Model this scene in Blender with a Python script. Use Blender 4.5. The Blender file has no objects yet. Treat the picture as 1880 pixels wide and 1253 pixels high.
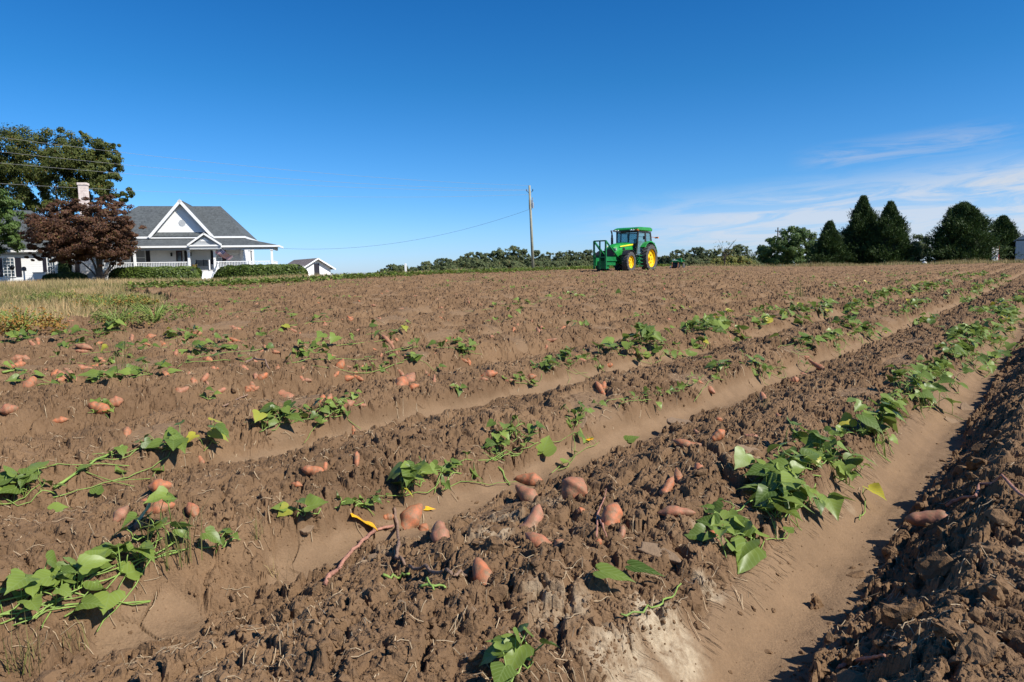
import bpy, math, random
import numpy as np
from mathutils import Vector, Matrix
sc = bpy.context.scene
COL = sc.collection
rad = math.radians

# ------------------------------------------------------------------ camera
F = 1305.0; W = 1880; HH = 1253
PITCH = math.atan(121 / F); ROLL = rad(1.0)
fv = np.array([0, math.cos(PITCH), -math.sin(PITCH)]); r0 = np.array([1., 0, 0]); u0 = np.array([0, math.sin(PITCH), math.cos(PITCH)])
RV = r0 * math.cos(ROLL) - u0 * math.sin(ROLL); UV_ = u0 * math.cos(ROLL) + r0 * math.sin(ROLL)
CAM = np.array([0., 0., 1.])
cd = bpy.data.cameras.new('camera'); cam = bpy.data.objects.new('camera', cd); COL.objects.link(cam)
cd.sensor_width = 36; cd.lens = F / W * 36; cd.clip_end = 6000; cd.clip_start = .02
m = Matrix(((RV[0], UV_[0], -fv[0], 0), (RV[1], UV_[1], -fv[1], 0), (RV[2], UV_[2], -fv[2], 1), (0, 0, 0, 1)))
cam.matrix_world = m
sc.camera = cam

def ray(px, py):
    px = np.asarray(px, float); py = np.asarray(py, float)
    return fv + RV * ((px - W / 2) / F)[..., None] - UV_ * ((py - HH / 2) / F)[..., None]
def atd(px, py, D):          # point on the sight line at ground distance D (along +Y)
    d = ray(px, py); return CAM + d * (D / d[1])

# ------------------------------------------------------------------ noise
def hsh(ix, iy, s):
    h = (ix.astype(np.int64).astype(np.uint32) * np.uint32(374761393) + iy.astype(np.int64).astype(np.uint32) * np.uint32(668265263) + np.uint32((s * 2246822519 + 97) & 0xffffffff))
    h = (h ^ (h >> np.uint32(13))) * np.uint32(1274126177)
    h = (h ^ (h >> np.uint32(15))) * np.uint32(2246822519)
    return ((h ^ (h >> np.uint32(14))) & np.uint32(0xffffff)).astype(np.float32) / np.float32(16777216.)
def vn(x, y, s=0):
    xi = np.floor(x); yi = np.floor(y); fx = (x - xi).astype(np.float32); fy = (y - yi).astype(np.float32)
    fx = fx * fx * fx * (fx * (fx * 6 - 15) + 10); fy = fy * fy * fy * (fy * (fy * 6 - 15) + 10)
    a = hsh(xi, yi, s); b = hsh(xi + 1, yi, s); c = hsh(xi, yi + 1, s); d = hsh(xi + 1, yi + 1, s)
    return (a + (b - a) * fx) * (1 - fy) + (c + (d - c) * fx) * fy
def fbm(x, y, oct=4, s=0, g=.5):
    t = 0; a = 1.; n = 0
    c, sn = .8, .6
    for i in range(oct):
        t = t + a * vn(x, y, s + i * 17); n += a; a *= g
        x, y = (x * c - y * sn) * 2.03 + 11.3, (x * sn + y * c) * 2.03 + 5.7
    return t / n
def worley(x, y, s=0):
    xi = np.floor(x); yi = np.floor(y)
    f1 = np.full(x.shape, 9., np.float32); f2 = f1.copy(); bx = np.zeros_like(f1); by = bx.copy(); cid = bx.copy()
    for i in (-1, 0, 1):
        for j in (-1, 0, 1):
            cx = xi + i; cy = yi + j
            px = (cx + .1 + .8 * hsh(cx, cy, s) - x).astype(np.float32); py = (cy + .1 + .8 * hsh(cx, cy, s + 1) - y).astype(np.float32)
            d = px * px + py * py; k = d < f1
            f2 = np.where(k, f1, np.minimum(f2, d)); f1 = np.where(k, d, f1)
            bx = np.where(k, px, bx); by = np.where(k, py, by); cid = np.where(k, hsh(cx, cy, s + 2), cid)
    return np.sqrt(f1), np.sqrt(f2), -bx, -by, cid
def sst(a, b, x):
    t = np.clip((x - a) / (b - a), 0, 1); return t * t * (3 - 2 * t)

# ------------------------------------------------------------------ terrain
PHI = math.atan(1028 / F * .995)
CP, SP = math.cos(PHI), math.sin(PHI)       # row direction (SP, CP); left normal (-CP, SP)
SPC = 1.41; C1 = .61
_r = np.linspace(0, 3000, 6001)
def _tab(pts):
    z = np.interp(_r, [p[0] for p in pts], [p[1] for p in pts])
    k = np.hanning(13); k /= k.sum(); zp = np.pad(z, 6, mode='edge'); return np.convolve(zp, k, 'valid')
TL = _tab([(0, 0), (9, 0), (20, .17), (32, .45), (45, .72), (75, .90), (120, 1.0), (3000, 1.0)])
TC = _tab([(0, 0), (9, 0), (20, .22), (32, .56), (42, .85), (50, 1.02), (62, 1.22), (75, 1.42), (90, 1.4), (150, 1.2), (3000, 1.0)])
TR = _tab([(0, 0), (9, 0), (20, .12), (32, .27), (44, .50), (75, 1.04), (90, 1.28), (110, 1.3), (3000, 1.0)])
def base(x, y):
    r = np.hypot(x, y); az = np.degrees(np.arctan2(x, np.maximum(y, .01)))
    zl = np.interp(r, _r, TL); zc = np.interp(r, _r, TC); zr = np.interp(r, _r, TR)
    a = sst(-24, -4, az); b = sst(11, 26, az)
    return (zl * (1 - a) + zc * a) * (1 - b) + zr * b
def uv(x, y): return -CP * x + SP * y, SP * x + CP * y
def xy(u, v): return -CP * u + SP * v, SP * u + CP * v
_pd = np.linspace(-.25, 1.3, 1551)
_pz = np.interp(_pd, [-.25, -.19, -.15, -.05, .0, .085, .13, .2, .5, .80, .96, 1.06, 1.14, 1.20, 1.26, 1.3], [.05, .012, .002, 0, .018, .115, .138, .15, .19, .205, .205, .12, .05, .012, .003, 0])
_pz2 = np.interp(_pd, [-.25, -.19, -.15, -.05, .0, .085, .13, .2, .42, .7, .95, 1.12, 1.22, 1.3], [.04, .012, .002, 0, .018, .10, .125, .150, .185, .15, .085, .035, .004, 0])
_kk = np.hanning(61); _kk /= _kk.sum(); _pz2 = np.convolve(np.pad(_pz2, 30, mode='edge'), _kk, 'valid'); _pz = np.convolve(np.pad(_pz, 30, mode='edge'), _kk, 'valid')
def prof(du, k):
    return np.where(k < 0, np.interp(du, _pd, _pz), np.interp(du, _pd, _pz2))
EDGE_U = 31.5
def pix2w(px, py, z=None):
    """march the sight line to the smooth ground"""
    d = ray(px, py); t = np.geomspace(1.2, 600, 900)
    P = CAM + d[..., None, :] * t[:, None]
    g = base(P[..., 0], P[..., 1]) if z is None else z
    below = P[..., 2] < g
    i = np.argmax(below, -1)
    return np.take_along_axis(P, i[..., None, None], -2)[..., 0, :]
weed_px = [(-500, 700), (-200, 652), (0, 622), (100, 612), (205, 600), (262, 588), (300, 572), (316, 556), (300, 545), (255, 541), (225, 536)]
_wp = [tuple(pix2w(*p)[:2]) for p in weed_px]
_wp = [_wp[0]] + _wp[1:] + [(-14.5 * 1.6, 55.), (-150, 60)]
def inpoly(x, y, poly):
    r = np.zeros(np.shape(x), bool); n = len(poly)
    for i in range(n):
        x1, y1 = poly[i]; x2, y2 = poly[(i + 1) % n]
        c = ((y1 > y) != (y2 > y)) & (x < (x2 - x1) * (y - y1) / (y2 - y1 + 1e-9) + x1); r ^= c
    return r
def edge_u(v): return EDGE_U + .4 * (vn(v * .2, v * 0 + 3.3, 5) - .5)
def is_grass(x, y):
    u, v = uv(x, y)
    return inpoly(x, y, _wp) | (u > edge_u(v) + 3.2) | ((np.hypot(x, y) > 86)) | (x < -45)

def masks(x, y):
    u, v = uv(x, y)
    k = np.floor((u - C1 + .19) / SPC); du = u - C1 - k * SPC
    wob = (fbm(v * 1.7, u * .3 + k * 7, 3, 3) - .5) * .10
    jit = (fbm(x * 9, y * 9, 3, 8) - .5) * .07
    lo = np.where((k < 0) | ((k < 1) & (du < .7)), -.165, -.125) + wob * .8 + jit; hi = np.where(k >= 1, .068, .115) + wob * np.where(k >= 1, .6, .3) + jit * .6
    sm = sst(lo - .012, lo + .012, du) * (1 - sst(hi - .02, hi + .02, du))
    sm = np.where(du > 1.15, sst(SPC + lo - .012, SPC + lo + .012, du), sm)
    kk = np.where(du > 1.15, k + 1, k)
    # how far each furrow stays open
    n = fbm(v * .55 + kk * 13.1, kk * 3.7, 3, 21)
    op = np.where(kk <= 0, 1., 0.)
    vj = v + (fbm(u * 6, v * 3, 2, 77) - .5) * .25
    op = np.where(kk == 1, np.maximum(sst(1.30, 1.36, vj) * sst(.24, .30, n + .3), sst(.74, .78, vj) * (1 - sst(.98, 1.02, vj)) * .9), op)
    op = np.where(kk == 2, sst(.25, .33, n + .1) * sst(1.8, 1.95, vj) * (1 - sst(6.5, 7.0, vj)) + sst(.5, .54, n) * sst(7.5, 8, v) * .8, op)
    op = np.where(kk == 3, sst(.57, .62, n) * .9, op)
    op = np.where(kk > 3, sst(.66, .7, n) * .7, op)
    return u, v, k, du, sm * np.clip(op, 0, 1)

def dusty(x, y):
    u, v = uv(x, y); d = 0 * x
    for (px, py, r, a) in DUST:
        cx, cy = px, py
        d = np.maximum(d, a * (1 - sst(.45 * r, r, np.hypot(x - cx, y - cy) + (fbm(x * 7, y * 7, 3, 55) - .5) * r * 1.3)))
    return d
_dp = [(1215, 1175, .11, 1.), (1140, 1225, .12, .9), (1300, 1090, .05, .7), (925, 985, .12, .7), (905, 1035, .10, .6), (1000, 940, .1, .35), (1300, 1020, .05, .6), (1040, 1190, .1, .5), (700, 1010, .12, .25), (1560, 905, .05, .3)]
DUST = [(float(p[0]), float(p[1]), r, a) for p, r, a in [(pix2w(a, b, .12), r, w) for a, b, r, w in _dp]]

def height(x, y, full=False):
    x = np.asarray(x, np.float64); y = np.asarray(y, np.float64)
    u, v, k, du, sm = masks(x, y)
    r = np.hypot(x, y)
    z0 = base(x, y)
    amp = np.where(k <= 2, 1., 1.1 + .5 * (vn(v * .35, k * 3.1, 88) - .5)) * (1 - .35 * sst(8, 40, r))
    z = prof(du + np.where(k <= 0, 0, (fbm(v * 1.2, u, 2, 31) - .5) * .08), k)
    fill = np.where(k + (du > 1.15) >= 3, .05, .035) * (1 - sm)
    z = z * amp
    field = ~is_grass(x, y)
    # churned soil
    wx = x + (vn(x * 14, y * 14, 61) - .5) * .045; wy = y + (vn(x * 14 + 9, y * 14, 62) - .5) * .045
    c = (fbm(x * 2.6, y * 2.6, 3, 41) - .5) * .11
    f1, f2, ox, oy, id_ = worley(wx * 6.2, wy * 6.2, 1)
    big = sst(.42, .55, id_)
    tx = (hsh(np.floor(id_ * 9973), np.floor(id_ * 733), 5) - .5); ty = (hsh(np.floor(id_ * 9973), np.floor(id_ * 733), 6) - .5)
    edge = sst(.0, .26, f2 - f1)
    c = c + big * edge * (.006 + .022 * (id_ - .4) + (ox * tx + oy * ty) * .05) - .008 * (1 - edge)
    f1, f2, ox, oy, id_ = worley(wx * 15, wy * 15, 11)
    tx = (hsh(np.floor(id_ * 9973), np.floor(id_ * 733), 7) - .5); ty = (hsh(np.floor(id_ * 9973), np.floor(id_ * 733), 8) - .5)
    mid = 1 - big * .55
    edge = sst(0, .34, f2 - f1)
    c = c + mid * (edge * (.004 + .026 * id_ ** 1.5 + (ox * tx + oy * ty) * .034) - .004)
    x3 = wx * 1.0 + (vn(x * 40, y * 40, 65) - .5) * .012
    near = 1 - sst(7, 14, r)
    if np.any(near > 0):
        f1, f2, ox, oy, id_ = worley(x3 * 37, wy * 37, 23)
        c = c + (.3 + .7 * mid) * near * sst(0, .3, f2 - f1) * .015 * id_ ** 1.3
        f1, f2, ox, oy, id_ = worley(x * 90, wy * 90, 29)
        c = c + near * (.3 + .7 * mid) * (.0065 * (1 - f1) * id_)
        c = c + near * (fbm(x * 60, y * 60, 2, 71) - .5) * .006
    # trailing clods on the shaded flank
    c = c * np.where(field, 1, .25) * (1.12 + .75 * sst(5, 20, r))
    patch = sst(.66, .72, fbm(x * 2.2 + 40, y * 2.2, 2, 91)) * (k >= 0)     # flat trowelled spots inside the churn
    c = c * (1 - .75 * patch)
    zs = (fbm(x * 8, y * 8, 3, 81) - .5) * .010 + (vn(x * 45, y * 45, 82) - .5) * .0016
    # bank grooves that run down the slope, and mud cracks
    bank = sst(.03, .08, du) * (1 - sst(.13, .16, du)) * near * (k == 0) * (1 - dusty(x, y))
    f1, f2, ox, oy, id_ = worley(x * 4.1 + vn(x * 8, y * 8, 98) * .35, y * 4.1 + vn(x * 8, y * 8, 99) * .35, 33)
    ck = (1 - sst(.012, .05, f2 - f1)) * np.where(k >= 1, sst(.45, .55, vn(x * 1.3, y * 1.3, 100) + .12 * (v < 2)), 0)
    zs = zs - ck * .02
    dry = dusty(x, y)
    z = z + (1 - sm) * (c * (1 - .15 * dry) + fill * field) + sm * zs
    z = np.where(field, z, .04 + c * .3)
    blend = sst(75, 100, r)
    z = z0 + z * (1 - blend)
    if full: return z, sm, field, dry, patch, bank, k
    return z
def H1(x, y): return float(height(np.array([x]), np.array([y]))[0])

# ------------------------------------------------------------------ helpers: meshes
def mesh_np(name, V, faces, mat=None, smooth=False, attrs=None, uvs=None, mats=None, mi=None):
    me = bpy.data.meshes.new(name); V = np.asarray(V, np.float32)
    me.vertices.add(len(V)); me.vertices.foreach_set('co', V.ravel())
    fl = faces if isinstance(faces, list) else [faces]
    fl = [np.asarray(a, np.int32) for a in fl if len(a)]
    li = np.concatenate([a.ravel() for a in fl]); n = np.concatenate([np.full(len(a), a.shape[1], np.int32) for a in fl])
    me.loops.add(len(li)); me.loops.foreach_set('vertex_index', li)
    me.polygons.add(len(n)); st = np.concatenate([[0], np.cumsum(n)[:-1]]).astype(np.int32)
    me.polygons.foreach_set('loop_start', st); me.polygons.foreach_set('loop_total', n)
    me.polygons.foreach_set('use_smooth', np.full(len(n), smooth, bool))
    for k, a in (attrs or {}).items():
        at = me.attributes.new(k, 'FLOAT', 'POINT'); at.data.foreach_set('value', np.asarray(a, np.float32))
    if uvs is not None:
        u = me.uv_layers.new(name='uv'); u.data.foreach_set('uv', np.asarray(uvs, np.float32)[li].ravel())
    if mats:
        for q in mats: me.materials.append(q)
        me.polygons.foreach_set('material_index', np.asarray(mi, np.int32))
    elif mat: me.materials.append(mat)
    me.update(calc_edges=True)
    return me
def link(name, me, parent=None, loc=None):
    o = bpy.data.objects.new(name, me); COL.objects.link(o)
    if loc is not None: o.location = loc
    if parent is not None: o.parent = parent
    return o
def tag(o, label=None, cat=None, group=None, kind=None):
    if label: o['label'] = label
    if cat: o['category'] = cat
    if group: o['group'] = group
    if kind: o['kind'] = kind
    return o
def empty(name, loc, rz=0, label=None, cat=None, group=None):
    o = bpy.data.objects.new(name, None); COL.objects.link(o); o.location = loc; o.rotation_euler = (0, 0, rz); o.empty_display_size = .2
    return tag(o, label, cat, group)

class MB:
    def __init__(s): s.v = []; s.f = []
    def add(s, vs, fs):
        b = len(s.v); s.v += [tuple(map(float, p)) for p in vs]; s.f += [tuple(b + i for i in f) for f in fs]; return s
    def box(s, c, d, rot=None):
        x, y, z = [q / 2 for q in d]
        P = [Vector((a * x, b * y, e * z)) for a in (-1, 1) for b in (-1, 1) for e in (-1, 1)]
        if rot is not None: P = [rot @ p for p in P]
        P = [p + Vector(c) for p in P]
        return s.add(P, [(0, 1, 3, 2), (4, 6, 7, 5), (0, 4, 5, 1), (2, 3, 7, 6), (0, 2, 6, 4), (1, 5, 7, 3)])
    def b2(s, x0, x1, y0, y1, z0, z1): return s.box(((x0 + x1) / 2, (y0 + y1) / 2, (z0 + z1) / 2), (abs(x1 - x0), abs(y1 - y0), abs(z1 - z0)))
    def cyl(s, a, b, r, r2=None, n=10, cap=True):
        a = Vector(a); b = Vector(b); r2 = r if r2 is None else r2; d = (b - a).normalized()
        t = Vector((0, 0, 1)) if abs(d.z) < .9 else Vector((1, 0, 0)); e = d.cross(t).normalized(); g = d.cross(e)
        P = [a + (e * math.cos(q) + g * math.sin(q)) * r for q in [2 * math.pi * i / n for i in range(n)]] + [b + (e * math.cos(q) + g * math.sin(q)) * r2 for q in [2 * math.pi * i / n for i in range(n)]]
        fs = [(i, (i + 1) % n, n + (i + 1) % n, n + i) for i in range(n)]
        if cap: fs += [tuple(range(n - 1, -1, -1)), tuple(range(n, 2 * n))]
        return s.add(P, fs)
    def bar(s, a, b, w=.05, h=None):
        a = Vector(a); b = Vector(b); d = b - a; L = d.length; q = d.to_track_quat('X', 'Z').to_matrix()
        return s.box((a + b) / 2, (L, w, h or w), q)
    def path(s, pts, r, n=6):
        rr = r if hasattr(r, '__len__') else [r] * len(pts)
        P = []; fs = []; pts = [Vector(p) for p in pts]; up = Vector((.13, .21, .97)).normalized()
        for i, p in enumerate(pts):
            d = (pts[min(i + 1, len(pts) - 1)] - pts[max(i - 1, 0)]).normalized()
            if d.length < .5: d = Vector((1, 0, 0))
            e = d.cross(up)
            if e.length < .05: e = d.cross(Vector((1, 0, 0)))
            e.normalize(); g = d.cross(e)
            for k in range(n):
                q = 2 * math.pi * k / n; P.append(p + (e * math.cos(q) + g * math.sin(q)) * rr[i])
            if i:
                a = (i - 1) * n; b = i * n
                fs += [(a + k, a + (k + 1) % n, b + (k + 1) % n, b + k) for k in range(n)]
        fs += [tuple(range(n)), tuple(range(len(P) - 1, len(P) - n - 1, -1))]
        return s.add(P, fs)
    def lathe(s, prof_, c=(0, 0, 0), axis='y', n=32):
        P = []; m_ = len(prof_)
        for i in range(n):
            q = 2 * math.pi * i / n
            for (r, h) in prof_:
                if axis == 'y': P.append((c[0] + r * math.cos(q), c[1] + h, c[2] + r * math.sin(q)))
                else: P.append((c[0] + r * math.cos(q), c[1] + r * math.sin(q), c[2] + h))
        fs = []
        for i in range(n):
            j = (i + 1) % n
            for k in range(m_ - 1): fs.append((i * m_ + k, j * m_ + k, j * m_ + k + 1, i * m_ + k + 1))
        return s.add(P, fs)
    def prism(s, pts, axis, a, b):
        """extrude a 2D outline along axis between a and b; pts are (p,q) in the other two axes in order"""
        n = len(pts)
        def mk(p, t):
            return {'x': (t, p[0], p[1]), 'y': (p[0], t, p[1]), 'z': (p[0], p[1], t)}[axis]
        P = [mk(p, a) for p in pts] + [mk(p, b) for p in pts]
        return s.add(P, [tuple(range(n)), tuple(range(2 * n - 1, n - 1, -1))] + [(i, n + i, n + (i + 1) % n, (i + 1) % n) for i in range(n)])
    def slab(s, quad, t):
        """thick sheet below a planar polygon"""
        q = [Vector(p) for p in quad]; nrm = (q[1] - q[0]).cross(q[2] - q[0]).normalized()
        if nrm.z < 0: nrm = -nrm
        n = len(q); P = q + [p - nrm * t for p in q]
        return s.add(P, [tuple(range(n)), tuple(range(2 * n - 1, n - 1, -1))] + [(i, n + i, n + (i + 1) % n, (i + 1) % n) for i in range(n)])
    def build(s, name, mat, parent=None, smooth=False, bevel=0, loc=None):
        me = bpy.data.meshes.new(name); me.from_pydata(s.v, [], s.f); me.materials.append(mat); me.update()
        import bmesh
        bm = bmesh.new(); bm.from_mesh(me); bmesh.ops.recalc_face_normals(bm, faces=bm.faces); bm.to_mesh(me); bm.free()
        if smooth: me.shade_smooth()
        o = link(name, me, parent, loc)
        if bevel:
            q = o.modifiers.new('bevel', 'BEVEL'); q.width = bevel; q.segments = 2; q.limit_method = 'ANGLE'
        return o

# ------------------------------------------------------------------ materials
def newmat(name):
    m = bpy.data.materials.new(name); m.use_nodes = True; nt = m.node_tree; b = nt.nodes['Principled BSDF']; return m, nt, b
def N(nt, t, **kw):
    n = nt.nodes.new('ShaderNode' + t)
    for k, v in kw.items():
        if k in ('inp',):
            for a, c in v.items(): n.inputs[a].default_value = c
        else: setattr(n, k, v)
    return n
def L(nt, a, b): nt.links.new(a, b)
def mixc(nt, fac, a, b, blend='MIX'):
    n = nt.nodes.new('ShaderNodeMix'); n.data_type = 'RGBA'; n.blend_type = blend
    for i, q in ((0, fac), (6, a), (7, b)):
        if hasattr(q, 'links'): L(nt, q, n.inputs[i])
        elif i == 0: n.inputs[0].default_value = q
        else: n.inputs[i].default_value = (*q, 1) if len(q) == 3 else q
    return n.outputs[2]
def ramp(nt, fac, p0, p1, c0=(0, 0, 0), c1=(1, 1, 1)):
    n = nt.nodes.new('ShaderNodeValToRGB'); e = n.color_ramp.elements; e[0].position = p0; e[1].position = p1; e[0].color = (*c0, 1); e[1].color = (*c1, 1)
    L(nt, fac, n.inputs[0]); return n.outputs[0]
def noise(nt, scale, detail=4, rough=.55, vec=None, dist=0):
    n = N(nt, 'TexNoise'); n.inputs['Scale'].default_value = scale; n.inputs['Detail'].default_value = detail; n.inputs['Roughness'].default_value = rough; n.inputs['Distortion'].default_value = dist
    if vec is None: vec = N(nt, 'TexCoord').outputs['Object']
    L(nt, vec, n.inputs['Vector']); return n.outputs[0]
def bump(nt, h, b, strength=.5, dist=.01):
    n = N(nt, 'Bump'); n.inputs['Strength'].default_value = strength; n.inputs['Distance'].default_value = dist
    L(nt, h, n.inputs['Height']); L(nt, n.outputs[0], b.inputs['Normal'])
def simple(name, col, rough=.6, var=.15, scale=8, metal=0, spec=.4, bmp=0, bscale=60, coat=0):
    m, nt, b = newmat(name); b.inputs['Roughness'].default_value = rough; b.inputs['Metallic'].default_value = metal; b.inputs['Specular IOR Level'].default_value = spec
    if coat: b.inputs['Coat Weight'].default_value = coat; b.inputs['Coat Roughness'].default_value = .1
    f = noise(nt, scale, 5)
    c = mixc(nt, ramp(nt, f, .3, .7), tuple(q * (1 - var) for q in col), tuple(min(1, q * (1 + var)) for q in col))
    L(nt, c, b.inputs['Base Color'])
    if bmp: bump(nt, noise(nt, bscale, 4), b, bmp, .02)
    return m

# soil
SOIL_A = (.238, .145, .077); SOIL_B = (.138, .081, .042); SMOOTH = (.275, .178, .102); DRY = (.50, .40, .27)
def soilmat(name, attrs=True, k=1.):
    m, nt, b = newmat(name); b.inputs['Roughness'].default_value = .95; b.inputs['Specular IOR Level'].default_value = .12
    oc = N(nt, 'TexCoord').outputs['Object']
    n1 = noise(nt, 1.6, 5, .6, oc); n2 = noise(nt, 26, 6, .7, oc); n3 = noise(nt, 140, 3, .7, oc)
    c = mixc(nt, ramp(nt, n1, .34, .66), SOIL_B, SOIL_A)
    c = mixc(nt, ramp(nt, n2, .35, .7), c, mixc(nt, .35, c, (.27, .17, .095)))
    if attrs:
        a = N(nt, 'Attribute', attribute_name='smooth'); s2 = mixc(nt, ramp(nt, noise(nt, 5, 5, .7, oc), .35, .65), tuple(q * .78 for q in SMOOTH), SMOOTH)
        c = mixc(nt, a.outputs['Fac'], c, s2)
        a = N(nt, 'Attribute', attribute_name='dry'); mm = N(nt, 'Math', operation='MULTIPLY'); L(nt, a.outputs['Fac'], mm.inputs[0]); L(nt, ramp(nt, n2, .3, .6), mm.inputs[1])
        c = mixc(nt, mm.outputs[0], c, DRY)
        a = N(nt, 'Attribute', attribute_name='grass'); c = mixc(nt, a.outputs['Fac'], c, mixc(nt, ramp(nt, n1, .35, .65), (.10, .095, .035), (.23, .165, .075)))
    c = mixc(nt, ramp(nt, n3, .35, .75), mixc(nt, .25, c, (.05, .03, .02)), c)
    L(nt, c, b.inputs['Base Color'])
    h = N(nt, 'Math', operation='ADD'); L(nt, n3, h.inputs[0]); L(nt, n2, h.inputs[1])
    bump(nt, h.outputs[0], b, .6, .008)
    if attrs:
        mp = N(nt, 'Mapping'); L(nt, oc, mp.inputs[0]); mp.vector_type = 'POINT'; mp.inputs['Rotation'].default_value = (0, 0, PHI); mp.inputs['Scale'].default_value = (9, 210, 9)
        g = noise(nt, 1.0, 3, .6, mp.outputs[0], .25); lo = noise(nt, 5, 2, .5, oc)
        q = N(nt, 'Math', operation='MULTIPLY'); L(nt, ramp(nt, g, .585, .63), q.inputs[0]); L(nt, ramp(nt, lo, .42, .56), q.inputs[1])
        q2 = N(nt, 'Math', operation='MULTIPLY'); L(nt, q.outputs[0], q2.inputs[0]); L(nt, N(nt, 'Attribute', attribute_name='bank').outputs['Fac'], q2.inputs[1])
        bn = N(nt, 'Bump'); bn.invert = True; bn.inputs['Strength'].default_value = 1; bn.inputs['Distance'].default_value = .02; L(nt, q2.outputs[0], bn.inputs['Height'])
        old = b.inputs['Normal'].links[0].from_node; L(nt, old.outputs[0], bn.inputs['Normal']); L(nt, bn.outputs[0], b.inputs['Normal'])
        L(nt, mixc(nt, q2.outputs[0], c, (.12, .075, .042)), b.inputs['Base Color'])
    return m
M_soil = soilmat('soil'); M_clod = soilmat('clod_soil', False)
def leafmat(name, cols, yellow=(.45, .38, .03), trans=.35, rough=.5, attr='tint', veins=False, spec=.35):
    """cols: dark, light. tint attr 0..1 mixes dark-light; above 1 goes to yellow"""
    m, nt, b = newmat(name); b.inputs['Roughness'].default_value = rough; b.inputs['Specular IOR Level'].default_value = spec
    a = N(nt, 'Attribute', attribute_name=attr).outputs['Fac']
    c = mixc(nt, a, cols[0], cols[1])
    s = N(nt, 'Math', operation='SUBTRACT', use_clamp=True); L(nt, a, s.inputs[0]); s.inputs[1].default_value = 1.
    c = mixc(nt, s.outputs[0], c, yellow)
    if veins:
        uvn = N(nt, 'UVMap'); sp = N(nt, 'SeparateXYZ'); L(nt, uvn.outputs[0], sp.inputs[0])
        ab = N(nt, 'Math', operation='ABSOLUTE'); L(nt, sp.outputs[1], ab.inputs[0])
        q = N(nt, 'Math', operation='MULTIPLY_ADD'); L(nt, ab.outputs[0], q.inputs[0]); q.inputs[1].default_value = -1.1; L(nt, sp.outputs[0], q.inputs[2])
        w = N(nt, 'Math', operation='PINGPONG'); L(nt, q.outputs[0], w.inputs[0]); w.inputs[1].default_value = .1
        mn = N(nt, 'Math', operation='MINIMUM'); L(nt, w.outputs[0], mn.inputs[0]); L(nt, ab.outputs[0], mn.inputs[1])
        c = mixc(nt, ramp(nt, mn.outputs[0], .008, .03, (.4, .4, .4), (0, 0, 0)), c, (.26, .34, .12))
    L(nt, c, b.inputs['Base Color'])
    if trans:
        t = N(nt, 'BsdfTranslucent'); L(nt, c, t.inputs[0]); mx = N(nt, 'MixShader'); mx.inputs[0].default_value = trans
        L(nt, b.outputs[0], mx.inputs[1]); L(nt, t.outputs[0], mx.inputs[2]); L(nt, mx.outputs[0], nt.nodes['Material Output'].inputs[0])
    return m
M_vine = leafmat('vine_leaf', ((.060, .105, .014), (.250, .325, .060)), (.50, .42, .04), .3, .42, veins=True)
M_stem = simple('vine_stem', (.20, .29, .06), .6, .3, 20)
M_grass = leafmat('grass_blade', ((.15, .16, .04), (.56, .40, .20)), (.46, .25, .08), .3, .7)
M_oak = leafmat('oak_leaf', ((.045, .062, .012), (.125, .145, .028)), (.24, .15, .03), .3, .55)
M_green = leafmat('green_leaf', ((.05, .095, .02), (.14, .21, .05)), (.30, .26, .05), .3, .5)
M_maple = leafmat('maple_leaf', ((.065, .031, .018), (.165, .076, .040)), (.17, .13, .04), .3, .55)
M_cedar = leafmat('cedar_leaf', ((.018, .042, .010), (.065, .105, .022)), (.10, .10, .02), .15, .6)
M_far = leafmat('far_leaf', ((.060, .085, .038), (.150, .180, .070)), (.26, .18, .07), .25, .7)  # paled, greyed leaf colours put distance haze into the trees
M_hedge = leafmat('hedge_leaf', ((.045, .080, .014), (.130, .175, .030)), (.15, .15, .03), .2, .5)
M_weed = leafmat('weed_leaf', ((.09, .12, .035), (.27, .27, .06)), (.40, .20, .045), .3, .6)
M_bark = simple('bark', (.085, .065, .05), .9, .35, 6, bmp=.6, bscale=14)
M_core = simple('dark_core', (.02, .028, .012), .95, .3, 4)  # dark solid fill inside hedges and cedars

def potmat():
    m, nt, b = newmat('sweet_potato_skin'); b.inputs['Roughness'].default_value = .6; b.inputs['Specular IOR Level'].default_value = .3
    oi = N(nt, 'ObjectInfo'); g = N(nt, 'NewGeometry').outputs['Position']
    c = mixc(nt, oi.outputs['Random'], (.54, .155, .055), (.40, .17, .105))
    n = noise(nt, 42, 7, .7, g); n2 = noise(nt, 90, 4, .7, g)
    c = mixc(nt, ramp(nt, n, .38, .62), c, (.235, .145, .08))
    c = mixc(nt, ramp(nt, n2, .55, .8), c, (.30, .13, .07))
    sp = N(nt, 'SeparateXYZ'); L(nt, g, sp.inputs[0])
    L(nt, c, b.inputs['Base Color']); bump(nt, n2, b, .5, .004)
    return m
M_pot = potmat()
M_root = simple('root_skin', (.36, .17, .115), .7, .35, 40, bmp=.5, bscale=80)
M_rootb = simple('brown_root', (.24, .15, .10), .8, .3, 40, bmp=.5, bscale=80)
M_straw = simple('straw', (.34, .25, .15), .8, .4, 30)
M_yel = simple('yellow_leaf', (.80, .42, .02), .5, .25, 60)
M_slab = simple('clay_slab', (.23, .152, .09), .9, .15, 14, bmp=.3, bscale=50)
M_white = simple('white_paint', (.88, .88, .86), .5, .04, 3)
M_siding = None
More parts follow.
